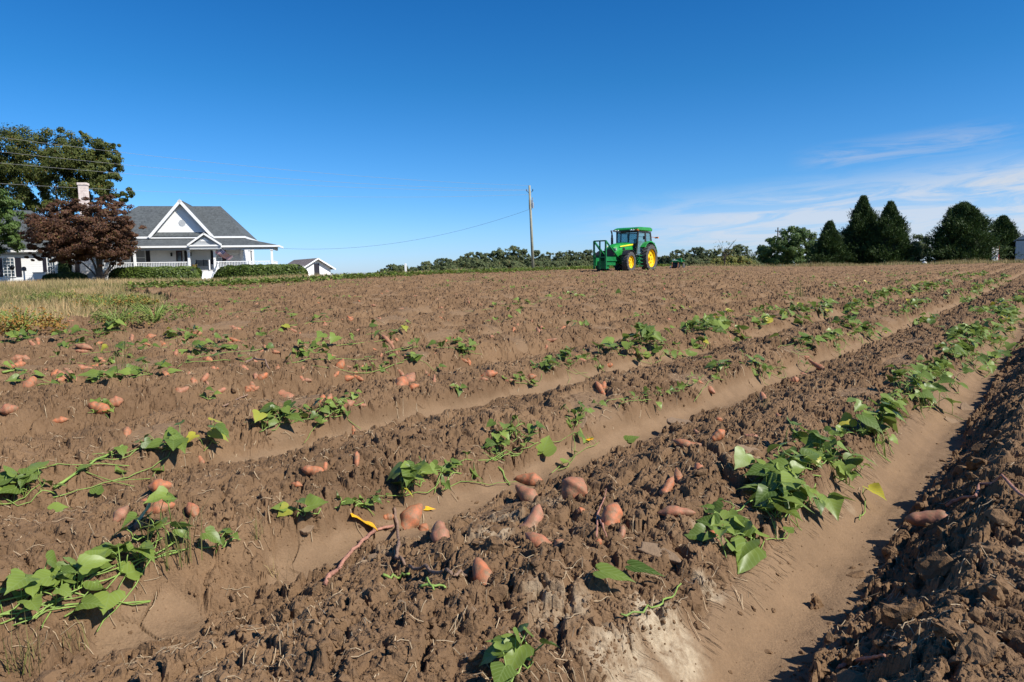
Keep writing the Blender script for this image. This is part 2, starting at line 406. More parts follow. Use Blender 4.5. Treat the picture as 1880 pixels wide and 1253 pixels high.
def siding():
    m, nt, b = newmat('white_clapboard'); b.inputs['Roughness'].default_value = .55
    sp = N(nt, 'SeparateXYZ'); L(nt, N(nt, 'TexCoord').outputs['Object'], sp.inputs[0])
    q = N(nt, 'Math', operation='MULTIPLY'); L(nt, sp.outputs[2], q.inputs[0]); q.inputs[1].default_value = 1 / .17
    f = N(nt, 'Math', operation='FRACT'); L(nt, q.outputs[0], f.inputs[0])
    c = mixc(nt, ramp(nt, noise(nt, 3, 4), .3, .7), (.84, .84, .82), (.88, .88, .86)); L(nt, c, b.inputs['Base Color'])
    n = N(nt, 'Bump'); n.inputs['Strength'].default_value = .6; n.inputs['Distance'].default_value = .02; n.invert = True
    L(nt, f.outputs[0], n.inputs['Height']); L(nt, n.outputs[0], b.inputs['Normal']); return m
M_siding = siding()
def shingle(name, ca, cb):
    m, nt, b = newmat(name); b.inputs['Roughness'].default_value = .9
    br = N(nt, 'TexBrick'); br.offset = .5; br.inputs['Scale'].default_value = 1.; br.inputs['Brick Width'].default_value = .35; br.inputs['Row Height'].default_value = .22; br.inputs['Mortar Size'].default_value = .012
    mp = N(nt, 'Mapping'); L(nt, N(nt, 'TexCoord').outputs['Object'], mp.inputs[0]); mp.inputs['Rotation'].default_value = (rad(90), 0, 0); L(nt, mp.outputs[0], br.inputs['Vector'])
    br.inputs['Color1'].default_value = (*ca, 1); br.inputs['Color2'].default_value = (*cb, 1); br.inputs['Mortar'].default_value = (*[q * .5 for q in ca], 1)
    c = mixc(nt, ramp(nt, noise(nt, 5, 5, .7), .3, .7), br.outputs[0], tuple(q * 1.3 for q in cb)); L(nt, c, b.inputs['Base Color']); return m
M_roof = shingle('grey_shingles', (.034, .039, .041), (.082, .092, .094))
M_roofb = shingle('brown_shingles', (.11, .09, .085), (.18, .15, .14))
M_shut = simple('dark_shutter', (.018, .016, .024), .5, .1)
M_soff = simple('grey_trim_and_shade', (.45, .47, .48), .6, .05)  # trim grey, also the painted shade under the wing eave
M_brick = shingle('pale_brick', (.55, .42, .38), (.66, .56, .50))
def glassmat(name, col=(.05, .07, .09), rough=.08):
    m, nt, b = newmat(name); b.inputs['Roughness'].default_value = rough; b.inputs['Specular IOR Level'].default_value = .8
    L(nt, mixc(nt, noise(nt, 2, 2), tuple(q * .6 for q in col), col), b.inputs['Base Color']); return m
M_pane = glassmat('window_glass'); M_curt = glassmat('curtained_glass', (.40, .42, .44), .2)
M_conc = simple('concrete', (.5, .48, .45), .8, .1)
M_pole = simple('pole_wood', (.30, .29, .22), .85, .2, 5)
M_metal = simple('grey_metal', (.42, .44, .46), .4, .12, 6, metal=.6)
M_dark = simple('dark_metal', (.02, .02, .022), .5, .2)
M_wire = simple('wire', (.30, .30, .31), .5, .1)
M_wired = simple('dark_wire', (.06, .06, .07), .5, .1)
M_tg = simple('green_paint', (.016, .26, .035), .42, .3, 3, coat=.3)
M_tgd = simple('dark_green_paint', (.01, .16, .045), .45, .25, 4)  # deeper green for chassis, frames and digger
M_ty = simple('yellow_paint', (.85, .56, .01), .38, .12, 5, coat=.3)
M_tire = simple('tyre_rubber', (.075, .07, .068), .9, .25, 7, bmp=.3)
M_orange = simple('orange_plastic', (.75, .20, .02), .4, .1)
def clearglass():
    m, nt, b = newmat('cab_glass'); b.inputs['Roughness'].default_value = .03; b.inputs['Base Color'].default_value = (.35, .55, .60, 1); b.inputs['Specular IOR Level'].default_value = .6
    t = N(nt, 'BsdfTransparent'); t.inputs[0].default_value = (.66, .82, .86, 1); mx = N(nt, 'MixShader'); mx.inputs[0].default_value = .22
    L(nt, t.outputs[0], mx.inputs[1]); L(nt, b.outputs[0], mx.inputs[2]); L(nt, mx.outputs[0], nt.nodes['Material Output'].inputs[0]); return m
M_cab = clearglass()

# ------------------------------------------------------------------ ground sheet
def build_ground():
    tin = np.arange(-.80, .8001, .00118)
    left = -.80 - np.cumsum(np.geomspace(.0012, .08, 60)); right = .80 + np.cumsum(np.geomspace(.0012, .08, 60))
    t = np.concatenate([left[::-1], tin, right])
    Z = [.35]
    while Z[-1] < 95:
        z = Z[-1]; Z.append(z + (z + .45) * (.0024 if z < 12 else .0028 if z < 45 else .004))
    Z = np.array(Z + list(np.geomspace(96, 2900, 60)))
    ZZ, TT = np.meshgrid(Z, t, indexing='ij'); X = (TT * (ZZ + .45)).ravel(); Y = ZZ.ravel()
    n = len(X); z = np.empty(n, np.float32); A = {k: np.empty(n, np.float32) for k in ('smooth', 'dry', 'grass', 'bank')}
    for i in range(0, n, 200000):
        s = slice(i, i + 200000); h, sm, fi, dr, pa, bk, k = height(X[s], Y[s], True); A['bank'][s] = bk
        z[s] = h; A['smooth'][s] = np.maximum(sm, pa * .7 * fi); A['dry'][s] = dr; A['grass'][s] = 1. - fi
    nr, nc = ZZ.shape; i = np.arange(nr - 1)[:, None] * nc + np.arange(nc - 1)[None]
    Fq = np.stack([i, i + 1, i + nc + 1, i + nc], -1).reshape(-1, 4)
    me = mesh_np('ground', np.stack([X, Y, z], 1), Fq, M_soil, False, A)
    o = link('ground', me); tag(o, kind='structure')
build_ground()

def cast(px, py):
    px = np.atleast_1d(np.asarray(px, float)); py = np.atleast_1d(np.asarray(py, float))
    d = ray(px, py); out = np.zeros((len(px), 3))
    t = np.geomspace(1.2, 140, 420)
    P = CAM + d[:, None, :] * t[None, :, None]
    hh = height(P[..., 0].ravel(), P[..., 1].ravel()).reshape(P.shape[:2])
    b = P[..., 2] < hh; i = np.argmax(b, 1); i = np.where(b.any(1), i, 419)
    t1 = t[i]; t0 = t[np.maximum(i - 1, 0)]
    for _ in range(5):
        tm = (t0 + t1) / 2; q = CAM + d * tm[:, None]; bb = q[:, 2] < height(q[:, 0], q[:, 1]); t1 = np.where(bb, tm, t1); t0 = np.where(bb, t0, tm)
    return CAM + d * t1[:, None]
#@@PART2
# ------------------------------------------------------------------ loose clods (uncountable)
def ico(sub):
    import bmesh
    bm = bmesh.new(); bmesh.ops.create_icosphere(bm, subdivisions=sub, radius=1)
    V = np.array([v.co[:] for v in bm.verts]); Fc = np.array([[v.index for v in f.verts] for f in bm.faces]); bm.free(); return V, Fc
def rockvars(sub, n, seed):
    r = np.random.default_rng(seed); V0, Fc = ico(sub); out = []
    for i in range(n):
        V = V0.copy()
        for _ in range(7):                                   # cut planes make facets
            d = r.normal(size=3); d /= np.linalg.norm(d); h = r.uniform(.45, .85); q = V @ d; V = V - np.clip(q - h, 0, None)[:, None] * d
        V *= 1 + .34 * (r.random((len(V), 1)) - .5)
        V *= r.uniform([.8, .6, .45], [1.2, 1., .8]); out.append(V)
    return out, Fc
def rots(r, n):
    q = r.normal(size=(n, 4)); q /= np.linalg.norm(q, axis=1)[:, None]; a, b, c, d = q.T
    return np.stack([1 - 2 * (c * c + d * d), 2 * (b * c - a * d), 2 * (b * d + a * c), 2 * (b * c + a * d), 1 - 2 * (b * b + d * d), 2 * (c * d - a * b), 2 * (b * d - a * c), 2 * (c * d + a * b), 1 - 2 * (b * b + c * c)], 1).reshape(n, 3, 3)
def clods(seed, n, smin, smax, pw, sub, zmax, zmin=1.2):
    r = np.random.default_rng(seed)
    Z = np.exp(r.uniform(math.log(zmin), math.log(zmax), n * 2)); t = r.uniform(-.86, .86, n * 2); x = t * (Z + .3); y = Z
    h, sm, fi, dr, pa, bk, k = height(x, y, True); u, v = uv(x, y)
    du = (u - C1 + .19) % SPC - .19
    lip = np.exp(-((du + .165) / .045) ** 2) * .8                     # crumbs rolled to the furrow edge
    kr = np.where((seed == 6) & (k >= 0) & (du > -.12), .12, 1.)
    keep = fi & (r.random(n * 2) < kr * np.clip((1 - sm) * .9 * (1 - .6 * pa) + sm * .05 + lip, 0, 1))
    x, y, h = x[keep][:n], y[keep][:n], h[keep][:n]; n = len(x)
    s = smin * (r.random(n) * (1 - (smin / smax) ** pw) + (smin / smax) ** pw) ** (-1 / pw) if 0 else smin * (1 - r.random(n) * (1 - (smin / smax) ** pw)) ** (-1 / pw)
    s = s * np.maximum(1, np.hypot(x, y) / 5) ** .6
    vs, Fc = rockvars(sub, 10, seed + 5); ch = r.integers(0, 10, n); R = rots(r, n)
    V = np.einsum('nij,nkj->nki', R, np.array(vs)[ch]) * s[:, None, None]
    V[..., 0] += x[:, None]; V[..., 1] += y[:, None]; V[..., 2] = V[..., 2] * .85 + (h - s * .05)[:, None]
    FF = (Fc[None] + (np.arange(n) * V.shape[1])[:, None, None]).reshape(-1, 3)
    return V.reshape(-1, 3), FF
VV = []; FF = []; off = 0
for a in ((1, 30000, .0035, .016, 1.7, 1, 7), (2, 2400, .010, .026, 2.3, 2, 9), (6, 420, .02, .05, 2.6, 2, 7), (7, 16000, .0028, .010, 1.7, 1, 3.6, 1.1), (3, 11000, .007, .026, 2., 1, 30, 4.5), (4, 9000, .012, .03, 2.2, 1, 60, 12)):
    v_, f_ = clods(*a); VV.append(v_); FF.append(f_ + off); off += len(v_)
tag(link('soil_clods', mesh_np('soil_clods', np.concatenate(VV), np.concatenate(FF), M_clod, False)), 'loose brown clods and crumbs of soil strewn over the dug ridges', 'soil', kind='stuff')

# ------------------------------------------------------------------ flat clay flakes one can tell apart
def basis(px, py):
    p = cast(px, py)[0]; D = np.linalg.norm(p - CAM); return p, D / F
def slab(px, py, wpx, hpx, tilt, rot, label, seed):
    p, s = basis(px, py); r = random.Random(seed); n = 13
    out = []
    for i in range(n):
        q = 2 * math.pi * i / n + r.uniform(-.2, .2); k = r.uniform(.62, 1.12); out.append((math.cos(q) * k * wpx * s / 2, math.sin(q) * k * hpx * s / 2 * 1.5))
    t = .010 + .06 * wpx * s
    m_ = MB(); P = []
    for zz, k in ((-t, .92), (-t * .3, 1.03), (0, .97)):
        P += [(a * k, b * k, zz + r.uniform(-.001, .001)) for a, b in out]
    fs = [tuple(range(n - 1, -1, -1)), tuple(range(2 * n, 3 * n))]
    for L_ in (0, 1): fs += [(L_ * n + i, L_ * n + (i + 1) % n, (L_ + 1) * n + (i + 1) % n, (L_ + 1) * n + i) for i in range(n)]
    m_.add(P, fs); o = m_.build('clay_flake', M_slab); o.location = (p[0], p[1], p[2] - .002 + .10 * wpx * s * abs(math.sin(rad(tilt))))
    o.rotation_euler = (rad(tilt), rad(r.uniform(-14, 14)), rad(rot)); sb = o.modifiers.new('bevel', 'BEVEL'); sb.width = t * .3; sb.segments = 2; tag(o, label, 'clay flake', 'flat flakes of caked clay')
for i, a in enumerate([
    (1250, 776, 58, 26, 12, -20, 'flat grey clay flake on the crest right of the second furrow, over a dark gap'),
    (1376, 836, 50, 40, 30, 10, 'smooth clay flake beside the vine row, facing the viewer among clods'),
    (1062, 778, 34, 34, 35, -30, 'small upright clay flake above the yellow leaf'),
    (679, 1031, 36, 26, 25, 0, 'dark oval clay flake just right of the long pink root'),
    (1210, 1015, 84, 26, 26, -28, 'large cracked clay flake below the upright pale sweet potato'),
    (863, 1118, 32, 20, 15, 0, 'pale flat clay chip under the tapered sweet potato'),
    (731, 1110, 28, 20, 15, 10, 'little round clay chip below the two crossed green stems'),
    (906, 1196, 36, 28, 30, 0, 'pale square clay chip at the upper left of the bottom edge plant'),
    (1752, 776, 34, 16, 30, 0, 'thin brown clay flake lying at the right edge of the nearest furrow'),
    (1778, 753, 24, 20, 40, 0, 'small brown clay flake above the thin flake at the nearest furrow edge'),
    (560, 968, 34, 16, 12, -20, 'thin clay chip beside the start of the second furrow floor'),
    (40, 605, 18, 8, 10, 0, 'tiny pale flat chip at the far left field edge'),
]):
    if i < 11: slab(*a[:6], a[6], i + 40)

rv, rf_ = rockvars(3, 8, 71)
def big_clod(px, py, wpx, seed, label):
    p, s = basis(px, py); r = np.random.default_rng(seed); V = rv[seed % 8] @ rots(r, 1)[0].T; V = V * (1 + (fbm(V[:, 0] * 3 + V[:, 2] * 2 + 9, V[:, 1] * 3 + V[:, 2], 3, seed) - .5)[:, None] * .5) * wpx * s / 2
    o = link('earth_clod', mesh_np('earth_clod', V, rf_, M_clod, False), None, (p[0], p[1], p[2] + wpx * s * .12)); tag(o, label, 'clod', 'large single clods of earth')
for i, a in enumerate([(1740, 1055, 64, 'big angular earth clod at the upper right of the shaded foreground ridge'), (1682, 1078, 50, 'angular earth clod left of the big one on the shaded foreground ridge'), (1655, 1140, 74, 'wide earth clod in the middle of the shaded foreground ridge'), (1745, 1165, 66, 'tall earth clod low at the right of the shaded foreground ridge'), (1565, 1215, 46, 'dark earth clod at the foot of the foreground ridge near the bottom edge'), (1830, 1090, 60, 'earth clod near the right edge of the foreground ridge'), (1800, 1200, 70, 'earth clod at the bottom right corner of the picture'), (1500, 1115, 26, 'little clod lying alone on the smooth floor of the nearest furrow'), (1790, 860, 40, 'clod on top of the right ridge above the looping root'), (545, 1130, 50, 'earth clod below the foot of the long pink root'), (905, 1010, 44, 'dusty clod left of the dark stained bent sweet potato'), (520, 1140, 40, 'flat earth clod at the lower left among cracked mud')]): big_clod(a[0], a[1], a[2], i + 3, a[3])

# ------------------------------------------------------------------ sweet potatoes
def sweet_potato(px, py, ln, ang, wid=None, bend=0., up=.25, seed=0, label=None, group=None, taper=.5):
    p, s = basis(px, py); r = random.Random(seed * 7 + 3); L_ = ln * s; R = (wid * s / 2) if wid else L_ * r.uniform(.22, .32)
    ca, sa = math.cos(rad(ang)), math.sin(rad(ang))
    vdir = np.array([p[0], p[1], 0.]); vdir /= np.linalg.norm(vdir); rt = np.array([vdir[1], -vdir[0], 0])
    upv = np.array([vdir[0] * .75, vdir[1] * .75, .70]); upv /= np.linalg.norm(upv)
    ax = rt * ca + upv * sa; bn = rt * -sa + upv * ca; nn = np.cross(ax, bn); 
    if nn[2] < 0: nn = -nn
    ns, nr = 20, 14; V = []
    k1, k2 = r.uniform(.5, .62), r.uniform(0, 6)
    for i in range(ns + 1):
        t = i / ns; e = max(0., math.sin(math.pi * t ** (1 - .35 * (taper - .5)))) ** (.62) ; rr = R * e * (1 + .10 * math.sin(t * 9 + k2) + .05 * math.sin(t * 23 + k2 * 3))
        rr *= 1 - (taper - .5) * .8 * t
        c = ax * (t - .5) * L_ + bn * bend * L_ * (1 - (2 * t - 1) ** 2) + nn * .02 * L_ * math.sin(t * 7 + k2)
        for j in range(nr):
            q = 2 * math.pi * j / nr; w = 1 + .06 * math.sin(3 * q + k2 + t * 5) + .03 * math.sin(7 * q + t * 13)
            V.append(c + (bn * math.cos(q) + nn * math.sin(q)) * max(rr, .0012) * w)
    V = np.array(V); i, j = np.meshgrid(np.arange(ns), np.arange(nr), indexing='ij')
    Fc = np.stack([i * nr + j, i * nr + (j + 1) % nr, (i + 1) * nr + (j + 1) % nr, (i + 1) * nr + j], -1).reshape(-1, 4)
    me = mesh_np('sweet_potato', V, Fc, M_pot, True)
    o = link('sweet_potato', me, None, (p[0], p[1], p[2] + R * up)); tag(o, label, 'sweet potato', group); return o
G0 = 'sweet potatoes lying on the dug soil'
NP = [  # px, py, length, angle, width, bend, label
 (756, 960, 58, 58, 30, .04, 'pink dusty sweet potato leaning up and right beside the yellow leaf piece'),
 (777, 972, 20, 60, 16, 0, 'small pink sweet potato touching the right side of the big dusty pink one'),
 (810, 988, 46, 98, 30, .03, 'rounded dusty pink sweet potato standing right of the leaning pink pair'),
 (812, 966, 14, 80, 10, 0, 'tiny orange nub on top of the rounded dusty pink sweet potato'),
 (712, 950, 18, 10, 14, 0, 'small orange sweet potato half buried above the root fork'),
 (973, 890, 46, -18, 22, .1, 'orange red sweet potato at the top of the near central cluster'),
 (968, 918, 52, -50, 26, .05, 'pale pink sweet potato second from top of the near central cluster'),
 (966, 966, 70, 55, 30, -.12, 'curved pale orange sweet potato in the middle of the near central cluster'),
 (1004, 998, 66, -20, 30, -.16, 'dark stained bent sweet potato at the bottom of the near central cluster'),
 (1027, 1003, 24, 50, 20, 0, 'blunt orange end piece beside the dark stained bent sweet potato'),
 (1054, 909, 46, 60, 44, 0, 'large round dusty sweet potato right of the near central cluster'),
 (1066, 938, 13, 20, 10, 0, 'tiny orange piece just below the large round sweet potato'),
 (1125, 962, 56, 78, 34, .06, 'upright pale peach sweet potato with a branching root at its left'),
 (1142, 978, 22, 80, 12, 0, 'small orange knob on the right side of the upright peach sweet potato'),
 (1098, 997, 14, 50, 11, 0, 'tiny orange tip at the foot of the branching root'),
 (1242, 945, 52, 4, 18, .02, 'slim red orange sweet potato lying level left of the big leafy vine'),
 (1226, 898, 38, 66, 20, 0, 'bright orange pointed sweet potato below the slim yellow tipped one'),
 (1245, 877, 28, 100, 15, 0, 'yellowish orange sweet potato tip pointing up, right of the bright pointed one'),
 (1283, 860, 19, 110, 15, 0, 'small pink sweet potato alone in the clods above the yellow tipped one'),
 (886, 1070, 66, -76, 34, .03, 'tapered sweet potato pointing down at the bottom centre, dusty at its top'),
 (1311, 985, 22, -55, 13, 0, 'orange sweet potato sliver just left of the lowest big vine leaves'),
 (1264, 815, 44, -8, 15, -.12, 'thin curved orange sweet potato under the tilted clay flake'),
 (1281, 796, 16, -50, 8, 0, 'orange sliver above the thin curved sweet potato'),
 (1318, 803, 26, 45, 16, 0, 'orange chunk right of the thin curved sweet potato'),
 (1320, 772, 11, 90, 10, 0, 'tiny pink round sweet potato on the ridge right of the tilted clay flake'),
 (1402, 733, 26, 105, 12, 0, 'short upright orange sweet potato on the slope above the smooth clay flake'),
 (1430, 766, 14, 120, 9, 0, 'faint pink buried tip right of the short upright sweet potato'),
 (1457, 699, 18, 20, 15, 0, 'small pink oval sweet potato near the slim diagonal one on the crest'),
 (1503, 673, 44, -42, 10, 0, 'long slim orange sweet potato pointing down right on the crest'),
 (1380, 803, 22, -10, 12, 0, 'purple brown sweet potato tip beside the smooth clay flake'),
 (1411, 822, 24, -65, 9, 0, 'thin orange sweet potato end on the right of the smooth clay flake'),
 (1710, 962, 58, 8, 26, .05, 'dark red sweet potato in the shade of the right foreground ridge'),
 (295, 897, 30, -5, 20, 0, 'bright pink round sweet potato at the top of the left nest'),
 (296, 919, 24, 10, 12, 0, 'middle pink sweet potato of the left nest'),
 (270, 929, 28, 60, 18, 0, 'upright sweet potato at the left of the nest'),
 (296, 937, 34, 10, 20, 0, 'widest orange sweet potato at the bottom of the left nest'),
 (222, 948, 28, 50, 16, 0, 'pink sweet potato set apart to the left of the nest'),
 (354, 941, 28, 110, 16, 0, 'dull orange sweet potato right of the nest behind grass'),
 (256, 965, 14, 30, 11, 0, 'small orange tip below the nest, above the near left vine'),
 (232, 798, 24, 80, 12, 0, 'peach sweet potato beside a black hole in the soil'),
 (182, 749, 28, -30, 18, 0, 'red orange sweet potato above the yellow green leaf at left'),
 (210, 739, 22, 10, 16, 0, 'bright pink red sweet potato up right of the yellow green leaf at left'),
 (16, 752, 20, 5, 15, 0, 'red sweet potato at the very left edge'),
 (110, 772, 20, 0, 9, 0, 'flat red sweet potato tip below the bright pair at left'),
 (526, 722, 62, -48, 24, -.14, 'big C shaped dusty sweet potato above the third furrow'),
 (590, 740, 30, 75, 13, 0, 'left one of two upright sweet potatoes above the leafy vine'),
 (602, 737, 28, 70, 11, 0, 'right one of two upright sweet potatoes above the leafy vine'),
 (639, 743, 22, 30, 14, 0, 'orange sweet potato in the stems right of the leafy vine'),
 (665, 745, 13, 0, 9, 0, 'small dark red tip right of the leafy vine'),
 (620, 670, 34, 55, 16, -.15, 'curved sweet potato casting a shadow in front of the third furrow crest'),
 (609, 656, 15, 20, 10, 0, 'small pink tip up left of the curved sweet potato'),
 (736, 708, 34, 70, 22, 0, 'fat left sweet potato of the cluster of three in the middle'),
 (750, 701, 38, 62, 20, 0, 'tall middle sweet potato of the cluster of three in the middle'),
 (759, 711, 20, 30, 12, 0, 'small right sweet potato of the cluster of three in the middle'),
 (797, 700, 30, 85, 10, 0, 'bright orange wedge shaped sweet potato right of the cluster of three'),
 (789, 690, 10, 20, 8, 0, 'tiny orange nub on the left of the bright wedge'),
 (712, 629, 42, -60, 12, .04, 'long dusty red sweet potato pointing down right in the middle distance'),
 (728, 649, 16, 100, 8, 0, 'pink sliver at the end of the long dusty red sweet potato'),
 (898, 688, 32, 15, 17, 0, 'plump pointed orange sweet potato left of the third furrow'),
 (1103, 716, 34, -65, 11, 0, 'forked pink sweet potato upright between second and third furrows, left prong'),
 (1108, 710, 22, 80, 9, 0, 'forked pink sweet potato upright between second and third furrows, right prong'),
 (1118, 671, 14, 20, 10, 0, 'small pink sweet potato at the end of the third furrow'),
 (575, 868, 32, -15, 18, 0, 'pink orange sweet potato pair half sunk below the third furrow'),
 (597, 857, 16, 85, 9, 0, 'peach upright tip right of the half sunk pink one'),
 (655, 845, 26, 88, 10, 0, 'peach vertical sliver below the red stump'),
 (545, 890, 16, -20, 9, 0, 'thin pink tip lower left of the half sunk pink one'),
 (369, 846, 18, -70, 9, 0, 'peach sliver on the lower edge of the third furrow'),
 (650, 797, 28, 95, 7, 0, 'dark red upright stump in the lower edge of the third furrow'),
 (330, 717, 14, 0, 10, 0, 'lone orange tip left of the small bent vine leaf'),
 (455, 715, 13, 60, 10, 0, 'left orange tip of two beside a pale root'),
 (463, 712, 14, 60, 10, 0, 'right orange tip of two beside a pale root'),
 (482, 692, 22, 40, 14, 0, 'orange sweet potato under the arched root'),
 (469, 690, 15, 80, 9, 0, 'small sweet potato left under the arched root'),
 (382, 661, 18, -30, 13, 0, 'bright orange oval sweet potato below the low leafy patch at left'),
 (950, 598, 12, 80, 7, 0, 'peach tip left of the paired upright tips in the far middle'),
 (988, 607, 16, 110, 8, 0, 'left of two paired upright tips in the far middle'),
 (994, 604, 17, 95, 8, 0, 'right of two paired upright tips in the far middle'),
 (1033, 603, 14, 40, 8, 0, 'small orange sweet potato beside a dark clod in the far middle'),
 (1040, 599, 10, 40, 6, 0, 'upper small orange tip beside a dark clod in the far middle'),
 (1010, 625, 26, 10, 8, 0, 'long dull sweet potato below the paired upright tips'),
 (902, 619, 10, 0, 9, 0, 'round red dot of a sweet potato left of the paired upright tips'),
 (242, 621, 17, 85, 9, 0, 'upright orange tip below the far left leafy patch'),
 (277, 619, 20, 5, 12, 0, 'bright orange oval sweet potato right of the upright tip at left'),
 (299, 632, 15, -60, 9, 0, 'red sweet potato among small leaves at left'),
 (154, 637, 26, -25, 11, 0, 'red orange sweet potato below a leafy plant near the weedy edge'),
 (150, 645, 18, -10, 7, 0, 'thin red sweet potato under the larger one near the weedy edge'),
 (32, 658, 19, 10, 11, 0, 'brown red sweet potato upper of two at the left edge'),
 (32, 671, 22, 15, 12, 0, 'bright orange sweet potato lower of two at the left edge'),
 (155, 677, 28, -20, 13, 0, 'orange sweet potato with a pale root to its right at left'),
 (132, 690, 26, -65, 12, 0, 'upright orange sweet potato at left below the rooted one'),
 (101, 686, 17, 60, 12, 0, 'orange sweet potato left of the upright one at left'),
 (110, 686, 12, 80, 9, 0, 'narrow orange tip between two upright sweet potatoes at left'),
 (55, 705, 24, 60, 17, 0, 'dull orange sweet potato right of the yellow stem at left'),
 (362, 613, 16, 0, 13, 0, 'orange sweet potato between two leaves at left, near a yellow leaf'),
 (434, 605, 17, 0, 10, 0, 'orange oval sweet potato far left of the middle'),
 (436, 627, 34, -28, 9, 0, 'long flat dull orange sweet potato above the low leafy patch'),
]
for i, a in enumerate(NP):
    sweet_potato(a[0], a[1], a[2] * (1.25 if a[1] > 700 else 1.05), a[3], a[4] * (1.08 if a[1] > 700 else .85), a[5], (.35 if a[1] > 780 and a[2] > 25 else .0), i, a[6], G0, .5 if i not in (16, 17, 19, 54) else .95)
# many more small ones show farther up the field
r = random.Random(5)
zones = [((30, 470, 575, 720), 42, 'small orange sweet potato half buried in the far left part of the dug field', 'small sweet potatoes far left'),
         ((470, 760, 530, 700), 48, 'small orange sweet potato half buried beyond the third furrow, left of the pole', 'small sweet potatoes left of the pole'),
         ((760, 1080, 525, 700), 28, 'small dull sweet potato half buried in the dug soil in front of the tractor', 'small sweet potatoes in front of the tractor'),
         ((1080, 1500, 525, 720), 12, 'tiny dull sweet potato tip in the dug soil below and right of the tractor', 'small sweet potatoes right of the tractor')]
for (x0, x1, y0, y1), n, lab, g in zones:
    for i in range(n):
        px = r.uniform(x0, x1); py = y0 + (y1 - y0) * r.random() ** .8; ln = (py - 470) * r.uniform(.05, .11) + 2
        sweet_potato(px, py, ln, r.uniform(-60, 120), ln * r.uniform(.3, .5), 0, -.15, 300 + i, lab, g)

# ------------------------------------------------------------------ sweet potato vines
_hl = [(0, 0), (-.16, .13), (-.17, .28), (-.06, .42), (.12, .50), (.30, .46), (.45, .33), (.62, .22), (.80, .10), (1., 0)]
def leaf_template():
    V = []; Fc = []; n = len(_hl); rows = []
    for k in (0, .5, 1.):
        rows.append([(max(x, 0) if k == 0 else x * (.5 + .5 * k) + max(x, 0) * (.5 - .5 * k), y * k) for x, y in _hl])
    idx = {}
    for sgn in (1, -1):
        for ri, row in enumerate(rows):
            for i, (x, y) in enumerate(row):
                if ri == 0 and sgn == -1: idx[(sgn, ri, i)] = idx[(1, 0, i)]; continue
                idx[(sgn, ri, i)] = len(V); V.append((x, y * sgn))
        for ri in (0, 1):
            for i in range(n - 1):
                q = (idx[(sgn, ri, i)], idx[(sgn, ri, i + 1)], idx[(sgn, ri + 1, i + 1)], idx[(sgn, ri + 1, i)]); Fc.append(q if sgn > 0 else q[::-1])
    return np.array(V), np.array(Fc)
LV, LF = leaf_template()
def leaf_pts(p, d, nrm, size, fold, curl, lobe, rng):
    d = d / np.linalg.norm(d); nrm = nrm - d * (nrm @ d); nrm /= np.linalg.norm(nrm); s = np.cross(nrm, d)
    x, y = LV[:, 0], LV[:, 1]; ph = rng.uniform(0, 6)
    y2 = y * (1 + lobe * np.cos(x * 11)) * rng.uniform(.85, 1.1)
    z = np.abs(y) * fold - curl * (x ** 2) * .5 + .05 * np.sin(x * 7 + ph + y * 5) * np.abs(y) * 2 + rng.normal(0, .006, len(x))
    return p + (d * x[:, None] + s * y2[:, None] + nrm * z[:, None]) * size, np.stack([x, y], 1)
